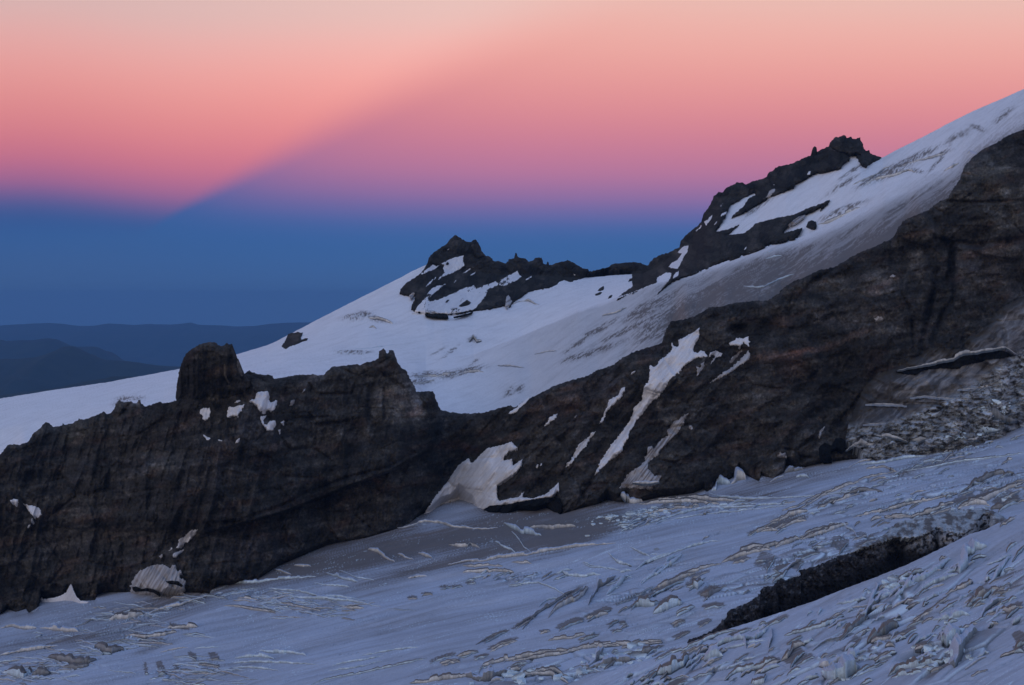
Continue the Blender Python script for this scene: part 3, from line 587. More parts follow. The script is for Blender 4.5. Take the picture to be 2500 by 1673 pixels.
# snow on the cliff
Ycl = lambda u, v: Yc(u, v, 0.5)
cp = [
 (1, '1626,858 1632,835 1650,825 1705,818 1714,850 1708,885 1690,915 1670,925 1648,912 1650,885', 'rounded white snow patch below the rock tower', .04),
 (1, '1850,895 1852,840 1860,815 1905,812 1990,790 1985,820 1950,860 1930,885 1890,885 1870,900', 'oval snow patch left of the large one under the rock saddle', .05),
 (1, '2025,765 2075,752 2085,705 2120,688 2178,683 2190,715 2180,745 2215,775 2255,760 2255,790 2225,840 2205,852 2190,835 2140,850 2110,835 2085,795 2060,778', 'largest white snow patch on the dark ridge right of the rock tower', .04),
 (1, '2118,900 2125,885 2168,880 2150,905 2148,945 2165,965 2200,925 2240,925 2245,955 2225,1000 2170,1003 2150,965 2135,945', 'hook-shaped snow patch below the largest patch', .04),
 (1, '1908,775 1935,758 1960,762 1935,778', 'small snow sliver between the oval and the largest patch', .05),
 (1, '1655,1038 1680,1050 1715,1068 1700,1082 1688,1085', 'small triangular snow fleck low under the rounded patch', .06),
 (1, '1915,1108 1930,1080 1952,1066 1945,1090', 'little slanting snow fleck below the oval patch', .06),
 (1, '1770,1080 1808,1083 1808,1090 1780,1087', 'thin snow dash between two small flecks on the left ridge', .08),
 (1, '2285,935 2312,918 2308,940 2288,945', 'tiny snow dot right of the hook-shaped patch', .08),
 (1, '2265,1000 2282,992 2280,1013 2270,1015', 'tiny snow dot below and right of the hook-shaped patch', .08),
 (2, '688,705 700,660 733,655 728,680 708,703', 'dull grey snow dab on the upper face of the left ridge', .45),
 (2, '785,598 805,570 820,563 808,588', 'small grey snow dash high on the left ridge face', .5),
 ('a', '80,68 120,60 147,68 140,95 128,115 108,92 88,88', 'small white snow patch at the far left of the dark wall', .04),
 ('a', '185,97 235,112 290,120 330,150 338,185 310,210 275,205 255,185 240,165', 'fan-shaped white snow patch near the left end of the dark wall', .04),
 ('a', '222,292 232,272 245,268 238,288', 'lower snow dot hanging under the fan-shaped patch', .06),
 ('a', '250,245 258,215 266,217 262,248', 'thin snow line hanging under the fan-shaped patch', .06),
 ('a', '1605,305 1570,360 1530,402 1490,420 1465,458 1420,462 1445,418 1450,385 1500,358 1540,318', 'ragged snow strip leading down to the snow fan at the foot of the left wall', .3),
 ('a', '1400,535 1402,505 1432,490 1490,472 1475,490 1445,505 1430,530', 'torn snow scrap below the ragged strip on the left wall', .3),
 ('a', '1358,485 1390,452 1395,458 1375,480', 'small torn snow dash left of the ragged strip', .3),
 ('a', '1285,520 1315,508 1320,530 1300,540', 'faint snow scrap above the snow fan on the left wall', .5),
 (7, '90,910 120,870 128,845 150,838 192,815 180,848 150,870 120,895', 'small arrow-shaped snow patch on the reddish slope', .2),
 (7, '752,515 760,498 788,488 780,502', 'tiny snow fleck high on the reddish slope', .15),
 (7, '318,845 335,828 345,826 330,846', 'faint snow fleck in the middle of the reddish slope', .6),
 (7, '28,1225 35,1205 45,1203 38,1228', 'tiny snow dot low on the reddish slope', .15),
 (7, '512,890 530,850 548,835 550,800 572,770 582,712 610,700 660,670 668,640 692,615 714,613 700,645 678,690 640,722 600,758 565,800 550,845 535,878', 'slender snow gully left of the great snow couloir, upper stretch', .12),
 (7, '255,1228 268,1190 300,1160 330,1100 355,1050 385,1030 435,990 445,965 485,950 470,975 440,998 420,1050 380,1095 330,1150 300,1195', 'slender snow gully left of the great snow couloir, lower stretch', .12),
 (7, '1280,150 1245,185 1180,220 1118,250 1120,290 1110,305 1085,300 1068,270 1072,310 1068,330 1040,360 975,405 945,460 900,445 893,560 860,600 845,660 835,715 775,770 770,810 740,880 690,950 612,1040 575,1100 520,1180 500,1230 468,1300 530,1230 590,1175 650,1130 690,1100 695,1060 735,990 740,950 780,900 790,870 850,800 920,715 960,690 1000,640 1050,555 1130,490 1160,450 1200,420 1250,390 1340,375 1320,340 1290,330 1240,350 1230,330 1240,290 1270,240', 'great white snow couloir slanting down the middle of the dark cliff', .12),
 (7, '1345,400 1360,345 1410,335 1460,355 1445,375 1410,385 1385,415 1350,455 1370,420 1400,375 1375,365', 'curled snow strip right of the head of the great couloir', .35),
 (7, '1255,530 1262,480 1250,450 1280,465 1300,430 1318,415 1310,465 1275,505', 'ragged snow remnant below the curled strip', .4),
 (7, '1655,330 1668,372 1655,402 1600,440 1530,490 1440,540 1355,582 1430,522 1500,478 1560,430 1620,370', 'grey streaked snow apron hanging under the cave mouth', .45),
 (7, '1500,430 1520,395 1570,350 1610,320 1600,345 1560,385 1520,430', 'faint grey streak of snow left of the streaked apron', .7),
 (7, '1505,275 1545,255 1560,235 1620,240 1655,222 1660,300 1640,285 1610,268 1590,300 1550,290 1515,292', 'bright chunk of snow in the mouth of the high cave', .1),
 (7, '1195,808 1160,830 1090,870 1060,910 1030,945 1040,985 985,1015 960,1040 930,1080 915,1060 885,1070 880,1100 870,1140 860,1180 820,1220 760,1250 720,1290 700,1330 660,1385 780,1380 900,1400 970,1330 988,1290 940,1295 905,1250 880,1235 885,1200 905,1170 960,1140 980,1100 1010,1065 1060,1010 1110,960 1150,900 1165,865', 'dirty grey snow chute widening to a fan at the foot of the cliff', .62),
 (7, '1197,905 1215,905 1228,928 1215,940 1198,930', 'small round grey snow spot right of the dirty chute', .5),
 (7, '1870,1145 1900,1105 1915,1125 1935,1110 1950,1150 1900,1150', 'small comb-shaped ice scrap low on the dark cliff', .55),
 ('c', '1200,300 1208,285 1222,285 1215,302', 'tiny snow dot right of the big snow ramp, left one', .1),
 ('c', '1232,290 1240,272 1250,275 1246,290', 'tiny snow dot right of the big snow ramp, right one', .1),
 (6, '610,335 640,318 680,330 668,345 640,357', 'small pale snow spot in the middle of the right cliff', .45),
 (6, '712,65 730,52 750,60 738,72', 'faint pale spot high on the right cliff', .5),
 (6, '255,1105 262,1060 300,1010 295,1035 275,1065 268,1100', 'thin curved snow line at the foot of the right cliff', .4),
 (3, '1140,1568 1160,1545 1200,1525 1240,1480 1300,1435 1318,1433 1280,1480 1225,1525 1200,1560', 'snow sliver lying behind the notch in the reddish ridge', .1),
 ]
for i, (k, s, lb, dt) in enumerate(cp):
    patch(K(k, s), lb, Ycl, 2.6 if dt < .3 else 1.7, 0.8, 1.5, 90 + i, 1.1, dirt=dt, sdir=55)
patch(K('s', '1030,1262 1062,1214 1098,1168 1118,1137 1144,1119 1150,1132 1159,1125 1189,1095 1228,1086 1249,1078 1264,1095 1245,1100 1231,1113 1229,1125 1250,1120 1252,1137 1276,1120 1274,1137 1252,1161 1213,1184 1214,1214 1219,1223 1267,1213 1280,1199 1274,1214 1303,1217 1335,1205 1364,1178 1365,1196 1344,1213 1309,1219 1270,1226 1237,1232 1200,1236 1170,1250 1100,1262 1040,1268'),
      'steep white snow ramp at the foot of the cliff, striped brown along its fall line', lambda u, v: Yc(u, v, 0.1), 6, 0.6, 1.7, 150, 0.7, name='snow_slope', dirt=.17, cat_='snow slope', wid=18, dome=5, sdir=52)
patch(K('s', '317,1450 321,1420 339,1395 368,1381 395,1378 407,1383 414,1388 420,1379 428,1379 432,1393 443,1393 437,1408 454,1420 446,1440 452,1452'), 'fluted white snow fan against the foot of the left wall', lambda u, v: Yc(u, v, 0.1), 6, 0.8, 1.5, 151, 1.6, name='snow_cone', dirt=.45, cat_='snow cone', wid=14, dome=2, sdir=60)

patch(K('a', '250,985 300,950 328,930 330,868 338,855 345,872 430,862 490,845 530,820 558,775 571,746 584,778 600,820 625,860 655,886 720,892 700,925 560,950 400,975'), 'pointed white snow spire against the foot of the left wall', lambda u, v: np.minimum(Yc(u, v, 0.0), Yg(u, f_gl_top(u) + 4)) - 3, 1, .6, 1.4, 153, .7, name='snow_cone', dirt=.08, cat_='snow cone', wid=14, dome=2, sdir=60)
# hanging dirty glacier on the right
hg = cat(K(6, '430,1105 450,1000 500,880 560,760 640,680 750,660 850,600 920,560 970,520 1080,525 1180,530 1200,470 1330,390 1380,300 1450,250 1568,190'), K('s', '2600,690 2700,650 2800,640 2800,960 2700,985 2600,1020 2500,1060'), K(6, '1400,1110 1220,1170 900,1220 600,1250'))
def col_hg(u, v, W):
    t = math.radians(42); a = u * math.cos(t) - v * math.sin(t); b = u * math.sin(t) + v * math.cos(t) + 12 * fbm(u / 55, v / 30, 3, 606)
    st = fbm(a / 110, b / 11, 4, 601); st2 = fbm(a / 40, b / 3.5, 4, 602, .6)
    d = 0.86 + 0.40 * st + 0.20 * st2 + 0.25 * fbm(u / 40, v / 18, 4, 607) + 0.10 * sst(v, 840, 700) * -1
    d = d + 0.18 * sst(2290 - u, 0, 160)
    ic = sst(fbm(u / 30, v / 14, 4, 603), -0.05, 0.22) * sst(v - (f_gl_top(u) - 95 - 0.35 * (u - 2200).clip(0, 300)), 0, 30)
    w1, w2, wi, wy = worley((u + 16 * st2) / 30, (v + 12 * st) / 13, 608); cr_ = sst(v - (f_gl_top(u) - 95 - 0.35 * (u - 2200).clip(0, 300)), 0, 30)
    c = mix(np.tile(SNOW, (len(u), 1)) * 0.8, np.array([0.070, 0.066, 0.064]), np.clip(d, 0.35, 1))
    c = mix(c, np.tile(ROCK * .7, (len(u), 1)), np.clip(1.1 - seg_dist(np.stack([u, v], 1), hg[:17])[0] / (34 + 30 * fbm(a / 30, b / 6, 3, 604)), 0, 1))
    c = mix(c, np.array([0.40, 0.43, 0.46]), np.clip(cr_ * sst(fbm(u / 22, v / 12, 4, 613, .6), -.25, .15), 0, 1) * .75)
    c = mix(c, np.array([0.52, 0.58, 0.62]), np.clip(ic, 0, 1) * .5)
    return c * (1 - cr_[:, None] * (1 - (0.55 + 0.8 * wi)[:, None] * (0.3 + .7 * sst(w2 - w1, 0.02, .16))[:, None]))
def Yhg(u, v):
    q = sst(v - (f_gl_top(u) - 95 - 0.35 * (u - 2200).clip(0, 300)), 0, 30)
    w1, w2, wi, wy = worley((u + 16 * fbm(u / 30, v / 20, 3, 609)) / 30, (v + 12 * fbm(u / 40, v / 20, 3, 610)) / 13, 608)
    return Yc(u, v, 0.0) - 9 - q * 5 * wi * sst(w2 - w1, 0.02, .16) - 2.5 * fbm(u / 60, v / 20, 3, 611) - q * 6 * ridged(u / 22, v / 10, 4, 612, .6)
tag(sheet('hanging_glacier', rough(hg, 0.8, 4, True, 9), 1.9, Yhg, M_gl, col_hg, None, 8, 10, None, True), 'dirty grey streaked ice apron at the foot of the right cliff', 'glacier')
rock_lump('crevasse', K(6, '750,672 830,655 900,640 1040,622 1130,600 1180,572 1250,555 1330,540 1400,535 1450,545 1500,572 1430,585 1350,590 1290,612 1220,620 1150,652 1080,650 1000,652 930,662 880,690 800,686'), 'long black arched crevasse across the dirty ice on the right', 'crevasse', seed=77, depth=.3, amp=0.2, step=1.3, jit=0.8, wid=5, thick=1, off=10.5, tone=0.10, base=lambda u, v: Yhg(u, v) + 8.5)  # near-black sheet: the crevasse's inner shade painted as colour
rock_lump('ice_cave', K(6, '295,1125 340,1145 365,1098 400,1095 425,1110 432,1150 415,1185 380,1160 340,1175 335,1210 345,1250 300,1250 270,1200 265,1150'), 'black cave mouth between the right cliff and the dirty ice', 'ice cave', seed=78, depth=1, amp=0.3, step=1.3, jit=0.5, wid=5, thick=6, off=8, tone=0.08, base=lambda u, v: Yc(u, v, 0) - 4)  # shade inside the cave painted as a near-black sheet
rock_lump('ice_cave', K('c', '780,612 960,612 1050,585 1180,562 1330,548 1400,560 1420,620 1400,690 1320,650 1260,625 1200,655 1050,655 940,680 820,672 775,655'), 'long black gap beneath the lower lip of the snow ramp', 'ice cave', seed=79, depth=1, amp=0.3, step=1.3, jit=0.5, wid=5, thick=6, off=4, tone=0.08, base=lambda u, v: Yc(u, v, 0) - 3)  # the gap's darkness is shade painted on a near-black sheet
for i, (k, s, lb) in enumerate(((
    'a', '1070,772 1100,768 1140,790 1180,782 1240,790 1285,815 1298,835 1285,848 1240,815 1180,802 1130,805 1090,808 1072,795', 'black curved crack at the bottom of the snow fan'),
    ('a', '1340,728 1380,722 1440,725 1480,760 1465,768 1420,750 1370,745', 'short black crack on the right side of the snow fan'))):
    rock_lump('crevasse', K(k, s), lb, 'crevasse', seed=85 + i, depth=.5, amp=0.2, step=1.2, jit=0.3, wid=4, thick=2, off=1.5, tone=0.25, base=lambda u, v: Yc(u, v, 0.1) - 11.5)  # thin dark sheets paint the shade inside the cracks

# rock towers on the near ridge
twr = cat(K(1, '1440,790 1432,720 1440,620 1455,560 1460,510 1475,480 1490,430 1510,385 1550,350 1600,315 1650,295 1700,285 1760,290 1795,318 1830,310 1848,290 1865,305 1890,298 1900,345 1920,400 1950,450 1975,510 2000,560 2040,600 2000,700 1900,760 1750,800 1600,820 1500,815'))
def col_twr(u, v, W):
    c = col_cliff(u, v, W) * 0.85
    return c
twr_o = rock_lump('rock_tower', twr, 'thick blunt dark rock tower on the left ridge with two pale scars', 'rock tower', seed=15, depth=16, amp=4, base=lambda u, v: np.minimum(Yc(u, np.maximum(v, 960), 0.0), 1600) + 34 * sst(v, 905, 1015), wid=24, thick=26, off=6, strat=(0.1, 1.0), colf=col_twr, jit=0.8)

col_sc = lambda u, v, W: np.tile([0.17, 0.145, 0.115], (len(u), 1)) * (0.7 + 0.6 * sst(fbm(u / 5, v / 9, 4, 77), -.3, .3))[:, None]
for i, p_ in enumerate(('1822,470 1832,462 1838,500 1835,545 1850,580 1870,612 1860,620 1838,590 1822,540', '1930,425 1940,420 1950,470 1965,510 1978,560 1965,562 1945,520 1928,470')):
    rock_lump('pale_scar', K(1, p_), seed=65 + i, depth=.3, amp=.2, step=1.1, jit=.5, wid=4, off=.8, base=lambda u, v: SURF[15](u, v, .8), thick=3, parent=twr_o, colf=col_sc)
# ------------------------------------------------------------------ lower glacier
zones = [  # broken ice: cu cv ru rv angle
 (1500, 1630, 260, 45, 12), (1250, 1640, 160, 30, 8), (1560, 1270, 80, 28, 20), (1700, 1240, 130, 16, 2), (2230, 1250, 260, 60, 22), (2440, 1200, 110, 60, 20), (1900, 1400, 260, 50, 22),
 (240, 1585, 220, 34, 12), (330, 1500, 200, 22, 14), (470, 1640, 110, 30, 0), (700, 1470, 160, 22, -8), (1270, 1410, 110, 16, 2), (2100, 1200, 220, 26, 18), (1560, 1430, 140, 60, 30), (2350, 1100, 160, 18, 18), (60, 1640, 120, 30, 5)]
gl_dirt = [(1300, 1300, 190, 46, 12, .85), (1180, 1290, 160, 34, 15, .8), (960, 1345, 190, 26, 14, .75), (1420, 1310, 110, 20, 24, .5), (780, 1385, 150, 18, 10, .6), (1000, 1400, 190, 22, 14, .4), (1400, 1295, 90, 38, 20, .55), (1480, 1280, 60, 30, 30, .4),
 (600, 1410, 110, 16, 14, .55), (450, 1470, 150, 22, 10, .5), (250, 1500, 200, 26, 6, .3), (120, 1560, 180, 24, 8, .35), (300, 1540, 160, 16, 14, .45), (1800, 1215, 130, 20, 6, .5), (1960, 1165, 140, 16, 8, .45), (380, 1580, 60, 8, 18, .6),
 (2300, 1120, 140, 12, 16, .35), (1120, 1365, 190, 12, 12, .4), (1300, 1480, 240, 16, 14, .2), (500, 1655, 200, 12, 14, .25), (900, 1540, 200, 14, 12, .25)]
patches_d = []                     # brown stains lying on the ice, filled by ledge() below
for cu, cv_, ru, rv, an in ((K('d', '140,664 500,576 290,610 380,604 20,695')[i].tolist() + [a, 5, 6] for i, a in enumerate((14, 12, 14, 14, 13)))):
    patches_d.append((cu, cv_, ru * 1.0, rv * .7, an, .8))
for s, ru, rv, an in (('2100,600', 42, 8, 24), ('1540,820', 32, 8, 24), ('1310,905', 34, 8, 24), ('1460,1020', 26, 5, 20), ('1100,968', 13, 4, 14), ('760,1075', 38, 6, 24), ('470,1155', 28, 5, 17), ('330,1222', 24, 5, 12),
        ('1800,700', 40, 4, 25), ('1920,700', 24, 9, 40), ('2110,740', 22, 10, 40), ('1660,900', 16, 5, 30), ('1740,900', 10, 4, 10), ('1690,965', 14, 4, 10), ('2200,900', 16, 5, 24), ('700,1010', 34, 4, 28), ('260,1190', 34, 4, 20), ('930,900', 30, 5, 34), ('1340,650', 26, 4, 34),
        ('2220,1000', 22, 5, 26), ('2140,1260', 36, 12, 30), ('580,1178', 18, 4, 14)):
    c_ = K('d', s)[0]; patches_d.append((c_[0], c_[1], ru, rv, an, .75))
for s, ru, rv, an in (('700,440', 22, 22, 60), ('1170,330', 18, 20, 50), ('960,395', 32, 9, 16), ('1030,340', 16, 5, 8), ('540,430', 22, 6, 14), ('800,490', 14, 20, -40), ('900,460', 14, 12, 50), ('250,575', 22, 10, 30), ('340,630', 24, 14, 35), ('80,700', 20, 12, 30), ('370,720', 26, 7, 10), ('1330,320', 30, 8, 28),
        ('1290,280', 18, 8, 20), ('100,580', 34, 5, 22), ('280,520', 26, 4, 22), ('770,210', 24, 8, 22), ('870,180', 34, 10, 18), ('1090,60', 30, 8, 24), ('1960,40', 30, 9, 24), ('2230,50', 30, 18, 30), ('2080,20', 22, 10, 30), ('1800,120', 40, 6, 22), ('1560,150', 40, 5, 4), ('640,250', 22, 4, 22), ('310,830', 18, 6, 30), ('145,830', 16, 5, 26)):
    c_ = K('e', s)[0]; patches_d.append((c_[0], c_[1], ru, rv, an, .7))
for s, ru, rv, an in (('1200,1070', 30, 4, -6), ('1450,1090', 24, 5, -8), ('1230,1200', 30, 5, 6), ('1150,1150', 18, 4, 0), ('850,1290', 14, 8, 0), ('620,1400', 18, 6, 0), ('1300,1430', 10, 18, 10), ('1180,1430', 4, 16, 5), ('1560,1330', 12, 8, -20), ('1730,1330', 12, 9, 0), ('1680,1395', 30, 4, -5), ('1430,1420', 8, 8, 0)):
    c_ = K('a', s)[0]; patches_d.append((c_[0], c_[1], ru, rv, an, .7))
near_d = []
for s, ru, rv, an in (('700,1090', 36, 12, 28), ('880,1040', 26, 16, 48), ('1250,970', 26, 10, 50), ('1440,920', 24, 9, 20), ('1490,965', 12, 6, 0), ('940,1060', 26, 10, 30), ('90,1110', 34, 12, 35), ('60,1030', 30, 5, 28), ('1230,880', 34, 7, 40), ('1700,780', 34, 6, 32), ('1720,620', 30, 5, 38), ('2050,700', 26, 6, 34), ('1380,1110', 36, 5, 24), ('1600,890', 26, 7, 30),
        ('1700,970', 22, 7, 14), ('2270,740', 26, 10, 40), ('2310,1000', 12, 8, 0), ('1500,820', 26, 7, 24), ('760,820', 34, 7, 26), ('530,890', 30, 5, 24), ('2230,170', 22, 10, 30), ('130,1220', 30, 7, 25), ('540,1060', 22, 4, 34), ('1400,1030', 16, 8, 0), ('2180,620', 18, 4, 30), ('880,940', 22, 4, 28), ('2320,930', 16, 18, 20)):
    c_ = K('e', s)[0]; near_d.append((c_[0], c_[1], ru, rv, an, .72))
near_z = [(2300, 1560, 230, 110, 30), (1760, 1600, 240, 60, 24), (2050, 1640, 260, 60, 20), (2150, 1480, 240, 40, 26), (2420, 1450, 140, 60, 24), (1600, 1650, 200, 30, 24)]

def cid2(c): return (c * 7.31) % 1.0
def gl_fields(u, v, W, zlist, dlist, plist, th, seed, csz=22.0, alb=0.57):
    s, n = flow(W, th)
    wx = fbm(W[:, 0] / 60, W[:, 1] / 60, 3, seed)
    s2 = s + 14 * wx; n2 = n + 9 * wx
    zz = np.zeros(len(u))
    for cu, cv_, ru, rv, an in zlist: zz = zz + np.exp(-ell(u, v, cu, cv_, ru, rv, an) ** 1.2)
    zz = np.clip(zz, 0, 1) * sst(fbm(W[:, 0] / 45, W[:, 1] / 45, 3, seed + 3), -0.35, 0.10)
    base = 0.30 * fbm(s2 / 40, n2 / 11, 3, seed + 7) + 0.08 * fbm(s / 5, n / 3, 2, seed + 8)
    h = base.copy(); wall = np.zeros(len(u)); top = np.zeros(len(u)); crev_shade = np.zeros(len(u))
    ix = np.nonzero(zz > 0.03)[0]
    f1, f2, cid, cy = worley(s2[ix] / csz, n2[ix] / (csz * .6) , seed + 9)
    z_ = zz[ix]; lift = (cid - 0.5) * 2.2 + 0.9 * cy * (cid2(cid) - .3)
    g1, g2, gid, gy = worley(s2[ix] / (csz * .42), n2[ix] / (csz * .32), seed + 19)
    fine = sst(fbm(W[ix, 0] / 25, W[ix, 1] / 25, 3, seed + 21), -.1, .25)
    h[ix] += z_ * (lift * 0.62 - 1.3 * (1 - sst(f2 - f1, 0.02, 0.12)) + fine * ((gid - .5) * 1.1 - 0.5 * (1 - sst(g2 - g1, .03, .16))))
    crev_shade[ix] = z_ * np.maximum((1 - sst(f2 - f1, 0.02, 0.07)), 0.7 * fine * (1 - sst(g2 - g1, .03, .12)))
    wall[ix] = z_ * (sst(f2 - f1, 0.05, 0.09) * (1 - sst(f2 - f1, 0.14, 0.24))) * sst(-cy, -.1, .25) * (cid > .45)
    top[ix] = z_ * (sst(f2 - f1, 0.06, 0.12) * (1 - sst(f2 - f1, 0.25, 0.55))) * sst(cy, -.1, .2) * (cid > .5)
    ck = pn(s2 / 70, n2 / 8, seed + 13); crack = np.exp(-(ck / 0.016) ** 2) * sst(pn(s / 50, n / 22, seed + 14), 0.05, 0.3)
    ck2 = pn(s2 / 55, n2 / 5 + 31, seed + 23); crack2 = np.exp(-(ck2 / 0.022) ** 2) * sst(pn(s / 40, n / 30, seed + 24), 0.1, 0.3)
    h = h - 0.4 * crack
    st = fbm(s2 / 70, n2 / 5, 4, seed + 15); st2 = fbm(s2 / 22, n2 / 1.8, 3, seed + 16)
    st3 = fbm(s2 / 170, n2 / 12, 4, seed + 29)  # flow bands; they also paint the shading of the swells into the colour
    d = 0.02 + 0.14 * sst(fbm(W[:, 0] / 70, W[:, 1] / 50, 4, seed + 33), -.2, .3) + 0.13 * sst(st, -0.1, 0.4) + 0.08 * sst(st2, 0, .45) + 0.16 * sst(st3, -.05, .3)
    wu = u + 9 * fbm(s / 7, n / 4, 4, seed + 17, .6); wv = v + 5 * fbm(s / 6, n / 3, 4, seed + 18, .6)
    for cu, cv_, ru, rv, an, k in dlist: d = d + k * np.exp(-ell(wu, wv, cu, cv_, ru, rv, an) ** 1.2) * (0.75 + 0.5 * sst(st2 + st, -0.3, .4))
    if len(dlist):
        ft = np.exp(-np.clip(v - f_gl_top(u), 0, None) / (12 + 34 * sst(u, 560, 700) * (1 - sst(u, 1000, 1100)))); d = d + ft * (0.35 + 0.55 * sst(u, 540, 640) * (1 - sst(u, 1000, 1080)) ) * (0.7 + .5 * sst(st2, -.3, .3))
    br = np.zeros(len(u))
    for cu, cv_, ru, rv, an, k in plist:
        m = (np.abs(u - cu) < ru * 1.8 + 10) & (np.abs(v - cv_) < ru * 1.3 + 10); ix = np.nonzero(m)[0]
        if len(ix): br[ix] = np.maximum(br[ix], k * (1 - sst(ell4(wu[ix], wv[ix], cu, cv_, ru, rv, an), .75, 1.15)))
    d = d + br * (0.8 + 0.3 * sst(st2, -.3, .3)) + 0.55 * top
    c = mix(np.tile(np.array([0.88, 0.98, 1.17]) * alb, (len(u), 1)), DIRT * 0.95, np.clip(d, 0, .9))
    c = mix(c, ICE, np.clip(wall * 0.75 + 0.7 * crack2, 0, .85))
    c = mix(c, np.array([0.13, 0.15, 0.155]), np.clip(crev_shade * .8 + 0.45 * crack, 0, .85))  # shade deep in crevices and cracks painted into the ice colour
    return h, c
# outcrop crest and near roll crest
oc_top = K('e', '210,945 280,922 350,890 400,850 455,795 458,770 490,745 560,715 600,700 665,655 670,625 690,605 750,600 790,550 830,565 870,545 925,530 915,500 1000,482 1100,437 1200,402 1250,388 1290,350 1400,322 1470,285 1485,265 1550,240 1600,265 1690,262 1770,240 1790,215 1830,250 1950,262 2020,225 2055,175 2085,143 2130,150 2142,200')
cr = cat(K('s', '1180,1760 1300,1703 1418,1659 1508,1635 1598,1608'), K('e', '100,1000 280,940 450,880 700,800 1000,700 1200,620 1400,545 1600,465 1800,370 2000,270 2100,243 2180,200 2343,130'), K('s', '2600,1205 2720,1150 2850,1100'))
near_poly = cat(rough(cr, 0.35, 5, False, 21), K('s', '2850,1760 1180,1762'))
lo_poly = cat(gl_top, K('s', '2850,1180'), K('s', '2720,1230 2600,1290 2500,1330'), oc_top[::-1], K('s', '1640,1660 1418,1700 1300,1760 -330,1760'))
hc = {}
def mk(zl, dl, pl, th, seed, fade):
    store = {}
    def dz(u, v, W):
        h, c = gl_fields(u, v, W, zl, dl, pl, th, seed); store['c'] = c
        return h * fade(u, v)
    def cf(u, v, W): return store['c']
    return dz, cf
fo = cv(oc_top); fc = cv(cr)
fade1 = lambda u, v: np.where((u > 1660) & (u < 2440), sst(fo(u) - v, 2, 30), 1.0) * sst(fc(u) + 10 - v, 0, 25)
fade2 = lambda u, v: sst(v - fc(u), 0, 14)
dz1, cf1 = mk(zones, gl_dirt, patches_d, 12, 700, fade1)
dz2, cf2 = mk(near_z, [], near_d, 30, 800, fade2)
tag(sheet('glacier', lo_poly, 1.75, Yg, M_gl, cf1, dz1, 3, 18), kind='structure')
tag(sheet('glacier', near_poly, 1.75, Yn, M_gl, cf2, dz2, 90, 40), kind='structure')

# dark rock wall bedded in the ice
oc = cat(oc_top, K('e', '2150,280 2000,330 1800,430 1600,520 1400,600 1200,680 1000,760 700,860 450,940 280,1000 120,1040'))
f_oct = cv(oc_top)
def Yoc(u, v): return Yg(u, f_oct(u)) - (v - f_oct(u)) * 0.28 + 6
def col_oc(u, v, W):
    a = u / 14; b = v / 14
    c = np.tile(np.array([0.020, 0.018, 0.018]), (len(u), 1))
    t = ridged(a, b, 4, 901, .65); sn = sst(fbm(a * 1.1 + 9, b * 1.1, 5, 903, .65), 0.10, 0.30) * sst(t, -0.1, 0.5) * (1 - sst(v - f_oct(u), 30, 62))
    rt = sst(u, 2050, 2330); topb = 1 - sst(v - f_oct(u), 18, 60)
    sn = np.clip(sn * 0.35 + rt * sst(fbm(a * 1.2, b * 1.2 + 4, 4, 905), -0.16, 0.08) * topb * 1.2, 0, 1)
    return mix(c * (0.5 + 1.6 * sst(t, -.1, .8) * (1 - .8 * sst(v - f_oct(u), 35, 70)))[:, None], np.array([0.40, 0.40, 0.41]), sn * 0.9)
rock_lump('rock_outcrop', oc, 'long black craggy rock wall breaking through the ice at lower right', 'rock outcrop', seed=16, depth=10, amp=6, base=Yoc, wid=14, thick=25, off=0, jit=1.6, colf=col_oc, strat=(-0.3, .95), step=1.5)

def col_icl(u, v, W):
    t = ridged(u / 26, v / 17, 5, 931, .65); q = fbm(u / 24, v / 15, 5, 933, .65)
    c = mix(np.tile(np.array([.62, .68, .72]) * .8, (len(u), 1)), DIRT * .9, np.clip(sst(q, -.15, .2) * .85, 0, 1))
    return mix(c, np.tile([0.03, 0.028, 0.028], (len(u), 1)), sst(-t, -.25, .35) * .75)
rock_lump('ice_cliff', K('e', '1240,395 1290,345 1400,318 1440,285 1500,228 1545,190 1620,180 1700,150 1800,150 1900,120 2060,108 2140,120 2200,150 2235,185 2190,215 2142,215 2130,152 2085,145 2055,178 2020,235 1950,270 1830,262 1790,225 1770,252 1690,285 1600,300 1550,290 1485,310 1400,345'),
          'crumbling grey-white ice cliff streaked with dirt above the right part of the black rock wall', 'ice cliff', seed=17, depth=5, amp=5, base=Yg, wid=10, thick=6, off=1, jit=1.4, colf=col_icl, strat=(-0.3, .95), step=1.5)

